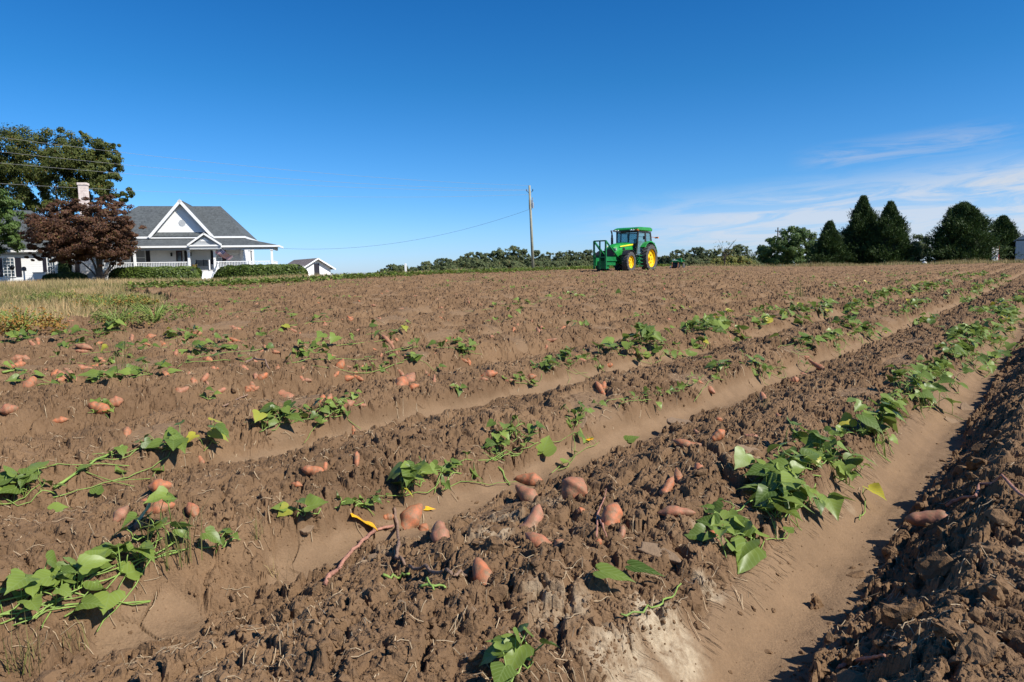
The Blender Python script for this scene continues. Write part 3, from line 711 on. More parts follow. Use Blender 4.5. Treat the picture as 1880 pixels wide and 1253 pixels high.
def vine(px, py, length, nl, ls, seed, label, group=None, tint=(.1, .9), yellow=.0, spread=.5, hgt=1., rowdir=0., name='sweet_potato_vine', xyz=None, stemr=.0028, nst=None):
    """runners lie on the soil, petioles lift the leaves; sizes in metres"""
    rng = np.random.default_rng(seed); c = cast(px, py)[0] if xyz is None else np.array(xyz)
    a0 = math.atan2(CP, SP) + rad(rowdir); st = MB(); LVs = []; LFs = []; UVs = []; T = []
    hgt *= .8; nst = nst or max(2, int(nl / 4.5)); stems = []
    for k in range(nst):
        a = a0 + rng.normal(0, .16) + (math.pi if rng.random() < .5 else 0); o = c[:2] + np.array([-math.sin(a0), math.cos(a0)]) * rng.normal(0, spread * .35 * length * .4) + np.array([math.cos(a0), math.sin(a0)]) * rng.uniform(-.25, .25) * length
        n = 9; pts = []; LL = length * rng.uniform(.5, .8)
        for i in range(n):
            t = i / (n - 1) - .5; a += rng.normal(0, .10)
            pts.append([o[0] + math.cos(a) * LL * t, o[1] + math.sin(a) * LL * t])
        pts = np.array(pts); z = height(pts[:, 0], pts[:, 1]); z = np.convolve(np.pad(z, 1, mode='edge'), [.3, .4, .3], 'valid') + .008 + rng.random(n) * .02 * hgt
        P = np.column_stack([pts, z]); stems.append(P); st.path(P - c, [stemr * (1 - .4 * i / n) for i in range(n)], 5)
    J = []
    for j in range(int(nl)):
        P = stems[rng.integers(nst)]; q = rng.uniform(0, len(P) - 1.01); i = int(q); p0 = P[i] + (P[i + 1] - P[i]) * (q - i)
        th = rng.uniform(0, 2 * math.pi); ph = ls * rng.uniform(.35, 1.25) * hgt; out = ls * rng.uniform(.1, .7)
        J.append((p0, th, ph, out, p0 + np.array([math.cos(th) * out, math.sin(th) * out, ph])))
    HZ = height(np.array([q[4][0] for q in J]), np.array([q[4][1] for q in J]))
    for (p0, th, ph, out, tip), hz in zip(J, HZ):
        tip[2] = max(tip[2], hz + .012 + ls * .12)
        mid = (p0 + tip) / 2 + np.array([math.cos(th), math.sin(th), 0]) * -out * .15 + np.array([0, 0, ph * .12])
        st.path([p0 - c, mid - c, tip - c], stemr * .6, 4)
        d = np.array([math.cos(th), math.sin(th), rng.uniform(-.75, .25)]); nm = np.array([rng.normal(0, .35), rng.normal(0, .35), 1.]) + np.array([.25, -.25, 0])
        V, u_ = leaf_pts(tip - c, d, nm, ls * rng.uniform(.55, 1.15), rng.uniform(-.1, .5), rng.uniform(0, .7), rng.choice([.0, .14, .22]), rng)
        LFs.append(LF + len(LVs) * len(LV)); LVs.append(V); UVs.append(u_)
        tt = rng.uniform(*tint); tt = rng.uniform(1.3, 2.) if rng.random() < yellow else tt; T.append(np.full(len(V), tt))
    AV = np.concatenate(LVs); AV[:, 2] = np.maximum(AV[:, 2], height(AV[:, 0] + c[0], AV[:, 1] + c[1]) - c[2] + .004); LVs = [AV]
    root = empty(name, c, 0, label, 'vine', group)
    st.build('vine_stem', M_stem, root, True)
    link('foliage', mesh_np('foliage', np.concatenate(LVs), np.concatenate(LFs), M_vine, True, {'tint': np.concatenate(T)}, np.concatenate(UVs)), root)
    return root
GV = 'uprooted vines left along the furrows'
NV = [ # px, py, length, nleaf, leafsize, label, opts
 (1400, 930, .55, 36, .088, 'dense clump of large lobed leaves hanging over the nearest furrow bank', dict(spread=.55, hgt=.9)),
 (1475, 875, .45, 24, .080, 'leaf clump with a pale yellow green leaf right of the densest near clump', dict(yellow=.12, spread=.8, hgt=1.2)),
 (1335, 1005, .18, 5, .10, 'low flat leaves at the lower end of the nearest vine row', dict(hgt=.3)),
 (1555, 805, .45, 20, .105, 'upright vine with two broad arched leaves over long pale stems', dict(hgt=1.6, yellow=.1)),
 (1635, 730, .75, 28, .095, 'vine of tall folded leaves and long trailing pale stems beside the nearest furrow', dict(hgt=1.4, yellow=.08, nst=7)),
 (1690, 692, .8, 26, .08, 'tangle of pale green trailing stems and small leaves on the nearest furrow edge', dict(hgt=.8, nst=9)),
 (1745, 660, .9, 34, .095, 'dark green leafy clump with leaves drooping into the nearest furrow', dict(spread=.9)),
 (1790, 628, 1.2, 44, .10, 'big leafy clump second from the right end of the nearest vine row', dict(spread=.9)),
 (1850, 590, 1.9, 66, .11, 'largest far clump of the nearest vine row at the right edge', dict(spread=.7)),
 (1650, 690, .2, 5, .07, 'single bright leaf plant left of the tangled stems on the right slope', dict()),
 (745, 893, .20, 13, .085, 'bushy vine with a folded glossy leaf on the second furrow edge', dict(yellow=.1, hgt=1.1, spread=.9)),
 (812, 893, .22, 6, .07, 'ragged pale leaves on a pale stem right of the bushy vine', dict(hgt=.5)),
 (660, 925, .30, 9, .04, 'thin runner with tiny round leaves left of the bushy vine', dict(hgt=.5, nst=2)),
 (563, 945, .13, 4, .065, 'three cornered pale leaves at the left end of the thin runner', dict(hgt=.6, yellow=.2)),
 (950, 815, .34, 22, .06, 'dark tangled leafy clump above the single hanging leaf', dict(spread=.9)),
 (905, 840, .30, 5, .045, 'sprawling pale stems left of the dark tangled clump', dict(nst=5)),
 (1068, 780, .2, 9, .06, 'small star shaped plant beside the yellow leaf in the second furrow', dict()),
 (520, 780, .34, 18, .09, 'leafy clump with a big yellowing leaf over a black shadow', dict(yellow=.15, spread=.8)),
 (612, 775, .45, 20, .06, 'clump of rounded blue green leaves right of the yellowing leaf', dict(spread=.8)),
 (640, 740, .30, 6, .05, 'wispy yellow stems curling above the rounded blue green leaves', dict(nst=6, hgt=1.4)),
 (318, 830, .20, 9, .085, 'bright green heart leaf plant left of the orange tinted leaf', dict(hgt=1.2)),
 (392, 806, .16, 4, .10, 'plant with one broad orange tinted leaf above the third furrow', dict(yellow=.6, hgt=1.2)),
 (205, 855, .55, 8, .06, 'long straw coloured runner with few ragged leaves at left', dict(nst=6, hgt=.7)),
 (30, 890, .30, 14, .09, 'dark leafy clump at the left edge', dict(spread=.9)),
 (180, 762, .16, 4, .075, 'yellow green leaf lying flat below the red sweet potatoes', dict(hgt=.4, tint=(.9, 1.2))),
 (207, 755, .08, 2, .06, 'single upright green leaf right of the flat yellow green leaf', dict()),
 (375, 740, .16, 3, .06, 'small bent vine leaf on a pale stem in the bare soil at left', dict()),
 (846, 722, .16, 5, .06, 'small pale drooping leaf pair left of the third furrow end', dict(hgt=.6)),
 (965, 695, .40, 10, .06, 'low grassy green patch at the upper edge of the third furrow', dict(hgt=.6)),
 (1000, 675, .40, 10, .085, 'light green leaf clump left of the broad pale leaves', dict()),
 (1035, 664, .30, 8, .11, 'broad pale leaves beside the third furrow end', dict(hgt=.8)),
 (1075, 660, .22, 7, .06, 'tiny dark plant right of the broad pale leaves', dict()),
 (850, 650, .55, 16, .09, 'spread out pale leaf clump in the middle distance', dict(spread=.6)),
 (765, 665, .40, 9, .09, 'yellow green leaf plant left of the spread out pale clump', dict(yellow=.2, hgt=.7)),
 (700, 678, .16, 4, .06, 'small dark leaf patch left of the yellow green plant', dict(hgt=.4)),
 (560, 645, .75, 22, .09, 'mid distance leaf clump above the C shaped sweet potato', dict(spread=.6)),
 (1180, 630, .75, 18, .15, 'two tall dark leaf bunches left of the fourth row clumps', dict(hgt=1.3)),
 (1265, 606, .8, 22, .11, 'low leafy mat between the dark bunches and the tall clump', dict()),
 (1325, 596, .8, 26, .13, 'tall yellow green clump in the fourth vine row', dict(hgt=1.3, yellow=.08)),
 (1375, 668, .5, 12, .10, 'leaf clump on the second furrow edge right of the forked sweet potato', dict()),
 (1322, 686, .25, 8, .10, 'dark bunch of leaves on the second furrow edge', dict()),
 (1100, 676, .2, 5, .06, 'pale small leaves above the third furrow end', dict(hgt=.5)),
 (225, 1045, .55, 24, .07, 'near left vine with broad flat leaves strung along a runner', dict(spread=.25, nst=7, tint=(.3, 1.))),
 (285, 990, .18, 6, .07, 'upright twin leaves at the top of the near left vine', dict(hgt=1.6)),
 (70, 1120, .40, 18, .07, 'blurred broad leaves at the lower left corner', dict(spread=.4, nst=6)),
 (415, 1008, .08, 5, .045, 'small rounded green seedling at the start of the second furrow', dict()),
 (945, 1235, .12, 11, .052, 'leafy plant cut by the bottom edge', dict(hgt=1.2, spread=.9)),
 (165, 620, .9, 16, .12, 'pale green leafy plant by the weedy edge', dict()),
 (212, 605, .6, 12, .12, 'dark leaf plant against the weedy edge', dict(hgt=1.2)),
 (345, 622, .7, 12, .12, 'heart leaves below the yellow leaf at left', dict(yellow=.2)),
 (400, 642, .9, 18, .12, 'bright green low leafy patch at left', dict()),
 (250, 690, .5, 12, .10, 'leaf clump beside the grass tuft at left', dict()),
 (185, 695, .5, 10, .08, 'grey green low plant left of the grass tuft', dict()),
 (80, 705, .5, 9, .08, 'mixed small leaves below the yellow stem at left', dict()),
 (10, 690, .4, 5, .08, 'yellow stem and leaf at the far left edge', dict(yellow=.3)),
 (232, 640, .5, 8, .11, 'flat pale leaf clump above the grass tuft at left', dict(hgt=.4)),
 (190, 660, .6, 9, .08, 'dull green leaves between two rows at left', dict(hgt=.5)),
 (120, 640, .6, 7, .09, 'sparse dark leaves left of the red orange sweet potato', dict(hgt=.5)),
 (35, 628, .9, 14, .12, 'leafy plant at the left end of the field edge', dict()),
 (1460, 640, .7, 14, .11, 'small clump on the second furrow edge, first beyond the gap', dict()),
 (1520, 622, .9, 18, .10, 'bright thin stemmed mat on the second furrow edge', dict(hgt=.5)),
 (1565, 604, .8, 16, .12, 'dark pair of clumps on the second furrow edge', dict(hgt=1.1)),
]
for i, a in enumerate(NV):
    q = None
    if i in (0, 1, 2, 3, 4, 5, 6, 7, 8):
        q = pix2w(a[0], a[1], .13); _u, _v = uv(q[0], q[1]); q = xy(C1 + .15, _v); q = (float(q[0]), float(q[1]), H1(*q))
    vine(a[0], a[1], a[2], a[3] * (1.35 if q else 1), a[4], 500 + i, a[5], GV, xyz=q, **a[6])
_cnt = [0]
def strip(k, v0, v1, step, dens, lab, grp, size=.12, nl=16, lipoff=.10, seed=0, jit=.1, ymax=1.):
    rng = np.random.default_rng(seed + 900); n = 0; v = v0
    while v < v1:
        if rng.random() < dens:
            u = C1 + k * SPC + lipoff + rng.normal(0, jit); x, y = xy(u, v)
            if not is_grass(np.array([x]), np.array([y]))[0] and abs(x / y) < .80:
                z = H1(x, y); vine(0, 0, step * 1.1, int(nl * rng.uniform(.5, 1.3)), size * rng.uniform(.75, 1.1), int(seed * 100 + n), lab, grp, yellow=.05, xyz=(x, y, z), spread=.5, hgt=rng.uniform(.6, 1.2), stemr=.0035 if size > .07 else .0022, nst=2 if size > .07 else 3); n += 1
        v += step * rng.uniform(.7, 1.3) * (1 + v * .01)
strip(0, 2.15, 8.6, .42, .95, 'small trailing runner with little leaves between the big clumps of the nearest row', 'runners along the nearest furrow', .062, 11, seed=41, jit=.03, lipoff=.16)
strip(1, 2.2, 10.2, .75, .7, 'small low runner with tiny leaves on the lip of the second furrow', 'runners along the second furrow', .055, 8, seed=42, jit=.03)
strip(2, 2.6, 6.4, .8, .6, 'small low runner with tiny leaves on the lip of the third furrow', 'runners along the third furrow', .055, 8, seed=43, jit=.04)
strip(0, 8.5, 30, 1.1, .97, 'leafy clump at the right edge in the far stretch of the nearest vine row', 'far stretch of the nearest vine row', .12, 22, seed=1)
strip(1, 10.5, 40, 1.25, .9, 'leafy clump in the far stretch of the vine row along the second furrow', 'far stretch of the second vine row', .13, 18, seed=2)
strip(2, 6.5, 46, 1.05, .96, 'leafy clump in the dense far stretch of the vine row left of the second furrow', 'far stretch of the third vine row', .14, 20, seed=3)
strip(3, 4, 48, 1.25, .8, 'sparse leaf clump in the fourth vine row beyond the third furrow', 'clumps of the fourth vine row', .12, 12, seed=4, jit=.25)
strip(4, 2, 52, 1.6, .7, 'sparse leaf clump scattered in front of the tractor', 'scattered clumps before the tractor', .12, 10, seed=5, jit=.4)
for k in range(5, 21):
    strip(k, -6, 50, 3.0, .5, 'small scattered leaf patch in the far dug rows', 'scattered leaf patches in the far rows', .12, 9, seed=6 + k, jit=.45)

# fallen and cut pieces
def lone_leaf(px, py, size, ang, tilt, lift, mat, label, seed, tint=.6, lobe=.15, name='fallen_leaf', wid=1.):
    rng = np.random.default_rng(seed); p, s = basis(px, py); vdir = p[:2] / np.linalg.norm(p[:2]); rt = np.array([vdir[1], -vdir[0], 0]); fw = np.array([*vdir, 0]); th = rad(ang)
    d = rt * math.cos(th) + fw * math.sin(th) + np.array([0, 0, math.sin(rad(tilt))]); nm = np.array([0, 0, 1.]) - fw * .35
    V, u_ = leaf_pts(np.zeros(3), d, nm, size * s, .15, .4, lobe, rng); V = (V - V.mean(0)); 
    if wid != 1: ax = d / np.linalg.norm(d); c = (V @ ax)[:, None] * ax; V = c + (V - c) * wid
    o = link(name, mesh_np(name, V, LF, mat, True, {'tint': np.full(len(V), tint)}, u_), None, p + np.array([0, 0, lift])); tag(o, label, 'leaf', 'loose leaves on the soil'); return o
lone_leaf(1000, 838, 46, 70, 60, .05, M_vine, 'single green leaf hanging upright over the second furrow floor', 1, .95, 0)
lone_leaf(1122, 1093, 62, -12, -5, .055, M_vine, 'green leaf raised above its own black shadow at the bottom centre', 2, .5, .1, wid=.7)
lone_leaf(1178, 1077, 58, -14, -5, .05, M_vine, 'dark brown green leaf right of the raised green leaf', 3, 0., 0, wid=.55)
lone_leaf(1160, 812, 26, 30, 20, .02, M_vine, 'small green leaf lying at the edge of the second furrow floor', 4, .4)
lone_leaf(1080, 808, 30, 110, 0, .006, M_yel, 'small yellow leaf on the floor of the second furrow', 5, 0, 0, wid=.5)
lone_leaf(785, 937, 22, 0, 0, .006, M_yel, 'small bright yellow leaf on the furrow bank above the rounded sweet potato', 6, 0, 0, wid=.6)
lone_leaf(108, 940, 30, 0, 0, .01, M_vine, 'flat grey green leaf alone on bare soil at left', 7, .9, 0)
lone_leaf(180, 908, 20, 60, 40, .02, M_vine, 'small dark green leaf below the straw coloured runner', 8, .3, 0)
lone_leaf(990, 830, 20, 200, 10, .01, M_vine, 'scrap of green leaf behind the single hanging leaf', 9, .8, 0)
lone_leaf(320, 685, 20, 0, 10, .015, M_vine, 'pale green leaf alone on soil right of the grass tuft', 10, .95)
lone_leaf(332, 649, 22, 30, 20, .02, M_vine, 'pale triangular leaf alone left of the bright orange oval sweet potato', 11, .95)
lone_leaf(535, 582, 18, 0, 20, .03, M_vine, 'pale square leaf alone on the far left soil', 12, .95)
def root_piece(pts, w, mat, label, lift=.012, name='root'):
    P = cast([p[0] for p in pts], [p[1] for p in pts]); s = min(np.linalg.norm(a_ - CAM) for a_ in P) / F
    q = []
    for i in range(len(P) - 1):
        for t in (0, .25, .5, .75): q.append(P[i] * (1 - t) + P[i + 1] * t)
    q.append(P[-1]); q = np.array(q); q[:, 2] = np.maximum(q[:, 2], height(q[:, 0], q[:, 1])) + lift; c = q[0].copy(); rg = np.random.default_rng(int(pts[0][0])); q += rg.normal(0, .0015, q.shape)
    m_ = MB(); m_.path(q - c, [w * s / 2 * (1 - .35 * i / len(q)) * rg.uniform(.85, 1.15) for i in range(len(q))], 7); o = m_.build(name, mat, None, True); o.location = c; tag(o, label, 'root', 'roots and stems on the soil')
root_piece([(598, 1082), (630, 1043), (665, 1000), (690, 978), (722, 972)], 9, M_root, 'long pink root lying diagonally across the second furrow floor')
root_piece([(724, 938), (730, 975), (732, 1010), (728, 1032), (745, 1045)], 8, M_rootb, 'dry split brown stem between the pink root and the dusty sweet potatoes')
root_piece([(752, 1048), (790, 1056), (832, 1064), (856, 1066)], 8, M_rootb, 'dark brown root leading to the tapered sweet potato')
root_piece([(1093, 994), (1097, 950), (1108, 925), (1114, 905)], 4, M_root, 'thin branching root left of the upright peach sweet potato')
root_piece([(1098, 953), (1106, 975), (1113, 993)], 4, M_root, 'short right branch of the thin branching root')
root_piece([(1738, 940), (1762, 925), (1790, 922), (1800, 900), (1850, 897), (1878, 925)], 7, M_root, 'pink looping root at the right edge above the foreground ridge', .02)
root_piece([(1536, 1240), (1560, 1225), (1600, 1222), (1622, 1215)], 7, M_root, 'short pink root on the ridge at the bottom right', .015)
root_piece([(1140, 1140), (1180, 1133), (1215, 1120), (1236, 1105), (1250, 1080)], 4, M_stem, 'thin dark green stem curving over pale dusty soil', .012, 'stem')
root_piece([(703, 1060), (718, 1066), (735, 1066), (752, 1058)], 6, M_stem, 'curved green stem piece below the oval clay flake', .008, 'stem')
root_piece([(772, 1083), (795, 1082), (818, 1083)], 6, M_stem, 'straight green stem piece crossing a shorter one', .008, 'stem')
root_piece([(783, 1074), (790, 1085), (796, 1094)], 5, M_stem, 'short green stem piece crossing the straight one', .012, 'stem')
root_piece([(455, 728), (440, 733), (420, 745), (410, 750)], 4, M_rootb, 'pale root trailing left from two orange tips', .01)
root_piece([(452, 672), (465, 664), (485, 668), (495, 685)], 4, M_rootb, 'arched pale root over small sweet potatoes', .03)
root_piece([(915, 860), (925, 875), (936, 893)], 4, M_stem, 'short bright stem hanging into the second furrow', .006, 'stem')
root_piece([(100, 905), (160, 865), (225, 826)], 5, M_stem, 'long straight pale runner rising to the right at left', .02, 'stem')
root_piece([(5, 688), (30, 683), (48, 685)], 4, M_stem, 'yellow green stem at the left edge of the field', .02, 'stem')
# yellow strip of broken leaf
p, s = basis(665, 967); mb = MB(); n = 10; vd = p[:2] / np.linalg.norm(p[:2])
a = cast([644, 690], [953, 978]); dx = a[1] - a[0]; P = []
for i in range(n + 1):
    t = i / n; w = (13 + 12 * t - 6 * max(0, t - .8) * 5) * s; c = a[0] + dx * t + np.array([vd[0], vd[1], 0]) * math.sin(t * 3) * 12 * s; nn_ = np.array([-dx[1], dx[0], 0]); nn_ /= np.linalg.norm(nn_)
    hz_ = c[2]; 
    for q in (-1, 1): P.append(np.array([c[0], c[1], hz_]) + nn_ * w * q * (1 + .1 * math.sin(t * 31)) + np.array([0, 0, .02 + .003 * math.sin(t * 9)]))
P = np.array(P) - p; V2 = np.concatenate([P, P - [0, 0, .003]]); k = 2 * (n + 1)
Fq = [(2 * i, 2 * i + 2, 2 * i + 3, 2 * i + 1) for i in range(n)] + [(k + 2 * i, k + 2 * i + 1, k + 2 * i + 3, k + 2 * i + 2) for i in range(n)] + [(2 * i, k + 2 * i, k + 2 * i + 2, 2 * i + 2) for i in range(n)] + [(2 * i + 1, 2 * i + 3, k + 2 * i + 3, k + 2 * i + 1) for i in range(n)] + [(0, 1, k + 1, k), (2 * n, k + 2 * n, k + 2 * n + 1, 2 * n + 1)]
tag(link('yellow_leaf_strip', mesh_np('yellow_leaf_strip', V2, np.array(Fq), M_yel, False), None, p), 'torn bright yellow leaf strip at the tip of the long pink root', 'leaf', 'loose leaves on the soil')

# straw, hair roots and debris (uncountable)
def fibres(seed, n):
    r = np.random.default_rng(seed); Z = np.exp(r.uniform(math.log(1.3), math.log(14), n * 2)); t = r.uniform(-.85, .85, n * 2); x = t * (Z + .3); y = Z
    h, sm, fi, dr, pa, bk, k = height(x, y, True); u, v = uv(x, y); du = (u - C1 + .19) % SPC - .19
    kp = fi & (dr < .2) & (r.random(2 * n) < (1 - sm) * .5 + np.exp(-((du - .15) / .07) ** 2)); x, y = x[kp][:n], y[kp][:n]; n = len(x)
    L_ = r.uniform(.012, .06, n) * np.maximum(1, y / 6) ** .4; a = r.uniform(0, 6.28, n); w = .0009 * np.maximum(1, y / 2.) ** .8; V = np.zeros((n, 8, 3))
    b = a.copy()
    for i in range(4):
        h = height(x, y) + .004 + r.random(n) * .006
        V[:, 2 * i] = np.stack([x - np.sin(b) * w, y + np.cos(b) * w, h], 1); V[:, 2 * i + 1] = np.stack([x + np.sin(b) * w, y - np.cos(b) * w, h + w], 1)
        b = b + r.normal(0, .16, n); x = x + np.cos(b) * L_ / 3; y = y + np.sin(b) * L_ / 3
    q = np.array([(0, 1, 3, 2), (2, 3, 5, 4), (4, 5, 7, 6)]); return V.reshape(-1, 3), (q[None] + (np.arange(n) * 8)[:, None, None]).reshape(-1, 4)
v_, f_ = fibres(4, 6500)
tag(link('straw_debris', mesh_np('straw_debris', v_, f_, M_straw)), 'pale hair roots and bits of straw littering the dug soil', 'straw', kind='stuff')

# ------------------------------------------------------------------ grass
def blades(x, y, z, hgt, w, r, lean=.35, seg=2, tint=None):
    n = len(x); a = r.uniform(0, 6.28, n); b = r.uniform(0, 6.28, n); le = np.abs(r.normal(0, lean, n)) * hgt
    V = np.zeros((n, 2 * seg + 1, 3)); sx, sy = np.cos(a) * w, np.sin(a) * w
    for i in range(seg):
        t = i / seg; c = np.stack([x + np.cos(b) * le * t * t, y + np.sin(b) * le * t * t, z + hgt * t], 1); k = (1 - t * .5)
        V[:, 2 * i] = c - np.stack([sx * k, sy * k, 0 * sx], 1); V[:, 2 * i + 1] = c + np.stack([sx * k, sy * k, 0 * sx], 1)
    V[:, -1] = np.stack([x + np.cos(b) * le, y + np.sin(b) * le, z + hgt], 1)
    o = np.arange(n)[:, None, None] * (2 * seg + 1); Q = (np.array([(2 * i, 2 * i + 1, 2 * i + 3, 2 * i + 2) for i in range(seg - 1)]).reshape(1, -1, 4) + o).reshape(-1, 4); T = (np.array([[2 * seg - 2, 2 * seg - 1, 2 * seg]])[None] + o).reshape(-1, 3)
    return V.reshape(-1, 3), Q, T, np.repeat(tint, 2 * seg + 1)
def grass_obj(name, x, y, hgt, w, seed, tint, label, lean=.35):
    r = np.random.default_rng(seed); z = height(x, y) - .02; V, Q, T, t = blades(x, y, z, hgt, w, r, lean, 2, tint)
    o = link(name, mesh_np(name, V, [Q, T], M_grass, False, {'tint': t})); tag(o, label, 'grass', kind='stuff'); return o
r = np.random.default_rng(77)
# dry grass strip between the field and the house
n = 190000; x = r.uniform(-75, 22, n); y = r.uniform(24, 80, n); u, v = uv(x, y)
kp = ((u > EDGE_U + 2.4) | inpoly(x, y, _wp)) & (np.abs(x / y) < .85) & (y > 30); x, y = x[kp], y[kp]; d = fbm(x * .12, y * .12, 3, 300)
dens = r.random(len(x)) < .35 + d; x, y, d = x[dens], y[dens], d[dens]
nearh = (y < 70) & ~((np.abs(x + 28) < 22) & (y > 60))
x, y, d = x[nearh], y[nearh], d[nearh]
tt = np.clip(.68 + (fbm(x * .5, y * .5, 3, 301) - .5) * 2.2 + r.normal(0, .22, len(x)), 0, 1.25)
grass_obj('dry_grass', x, y, r.uniform(.15, .40, len(x)) * (.6 + d), np.full(len(x), .014), 1, tt, 'tall dry tan grass between the dug field and the white farmhouse')
# mown lawn around house + far right verge
n = 30000; az_ = r.uniform(-4, 40, n); rr = r.uniform(83, 92, n); x = rr * np.sin(np.radians(az_)); y = rr * np.cos(np.radians(az_))
tt = np.clip(.5 + r.normal(0, .3, n), 0, 1.1); cl_ = fbm(x * .3, y * .3, 3, 310)
grass_obj('verge_grass', x, y, r.uniform(.1, .5, n) * (cl_ * 2), np.full(n, .02), 2, tt, 'rough green and tan grass verge along the far right edge of the field')
# weedy corner at left
def edge_f(x, y):
    f = np.full(len(x), 9.)
    for (x1, y1), (x2, y2) in zip(_wp[:10], _wp[1:11]):
        dx, dy = x2 - x1, y2 - y1; t = np.clip(((x - x1) * dx + (y - y1) * dy) / (dx * dx + dy * dy), 0, 1); f = np.minimum(f, np.hypot(x - x1 - t * dx, y - y1 - t * dy))
    return .25 + f / 2.2 + (vn(x * 1.5, y * 1.5, 330) - .5) * .5
xs = np.array([p_[0] for p_ in _wp[:11]]); 
n = 260000; x = r.uniform(-40, -4, n); y = r.uniform(8, 34, n); kp = inpoly(x, y, _wp) & (np.abs(x / y) < .86); x, y = x[kp], y[kp]
d = fbm(x * .5, y * .5, 3, 320); kp = r.random(len(x)) < .25 + .9 * d; x, y, d = x[kp], y[kp], d[kp]
tt = np.clip(.50 + (fbm(x * .45, y * .45, 3, 322) - .5) * 3. + r.normal(0, .25, len(x)), 0, 1.2)
grass_obj('weedy_grass', x, y, r.uniform(.05, .36, len(x)) * (.3 + 1.5 * d ** 1.5) * sst(0, 1, edge_f(x, y)), .004 + .0002 * y, 3, tt, 'mixed tan and green wild grass filling the weedy corner at left', .5)
# tufts
def tuft(px, py, n, h, label, seed, tint=(0, .6)):
    r = np.random.default_rng(seed); c = cast(px, py)[0]; x = r.normal(0, h * .12, n); y = r.normal(0, h * .12, n)
    V, Q, T, t = blades(x, y, np.zeros(n) - .01, r.uniform(.3, 1, n) * h, np.full(n, .0009 + h * .0035), r, .5, 2, r.uniform(*tint, n))
    o = link('grass_tuft', mesh_np('grass_tuft', V, [Q, T], M_grass, False, {'tint': t}), None, c); tag(o, label, 'grass tuft', 'single grass tufts')
tuft(232, 694, 26, .42, 'tall wispy grass tuft in the dug soil at left', 1)
tuft(330, 1030, 26, .26, 'green grass tuft leaning right over the near left vine', 2, (0, .2))
tuft(510, 1060, 12, .12, 'dry brown grass tuft at the start of the second furrow floor', 3, (.5, .9))
tuft(45, 1225, 30, .16, 'sparse grass tuft at the bottom left corner', 4, (0, .5))
tuft(140, 1190, 16, .13, 'thin grass tuft right of the bottom left corner tuft', 5, (0, .6))
tuft(470, 985, 14, .10, 'little grass tuft beside the rounded seedling', 6, (.1, .8))
tuft(1470, 545, 40, .6, 'feathery green weed standing in the far right rows', 7, (0, .3))
tuft(1410, 745, 8, .12, 'tiny grass tuft on the slope above the smooth clay flake', 8, (.2, .7))

# unharvested leafy row at the far edge of the field (uncountable)
rng = np.random.default_rng(9); n = 15000; v = rng.uniform(-8, 70, n); u = edge_u(v) + rng.uniform(.0, 2.9, n) * (1 - .25 * rng.random(n)); x, y = xy(u, v)
bare = (rng.random(n) < .9); kp = (np.abs(x / y) < .8) & bare & ~inpoly(x, y, _wp) & (np.hypot(x, y) < 84); x, y = x[kp], y[kp]; n = len(x)
prf = np.sin(np.clip((uv(x, y)[0] - edge_u(uv(x, y)[1])) / 2.9, 0, 1) * 3.1); z = height(x, y) + .05 + .22 * prf * rng.uniform(.3, 1.1, n)
V = []; T = []; Uq = []
s_ = rng.uniform(.09, .17, n); th = rng.uniform(0, 6.28, n); tx, ty = rng.normal(0, .4, n), rng.normal(0, .4, n) - .15
q = np.array([(0, 0), (.1, .5), (.55, .32), (1, 0), (.55, -.32), (.1, -.5)])
X = q[None, :, 0] * s_[:, None]; Y = q[None, :, 1] * s_[:, None]
VX = X * np.cos(th)[:, None] - Y * np.sin(th)[:, None]; VY = X * np.sin(th)[:, None] + Y * np.cos(th)[:, None]
V = np.stack([VX + x[:, None], VY + y[:, None], z[:, None] + VX * tx[:, None] + VY * ty[:, None]], -1).reshape(-1, 3)
Fq = (np.array([(0, 1, 2, 3), (0, 3, 4, 5)])[None] + (np.arange(n) * 6)[:, None, None]).reshape(-1, 4)
tag(link('leafy_row', mesh_np('leafy_row', V, Fq, M_vine, False, {'tint': np.repeat(np.clip(rng.uniform(.1, 1.15, n), 0, 1.3), 6)}, np.tile(np.array([(0, .04), (.1, .4), (.5, .3), (1, .05), (.5, -.3), (.1, -.4)]), (n, 1)))), 'unbroken band of green vine leaves along the far edge of the dug field', 'vine leaves', kind='stuff')
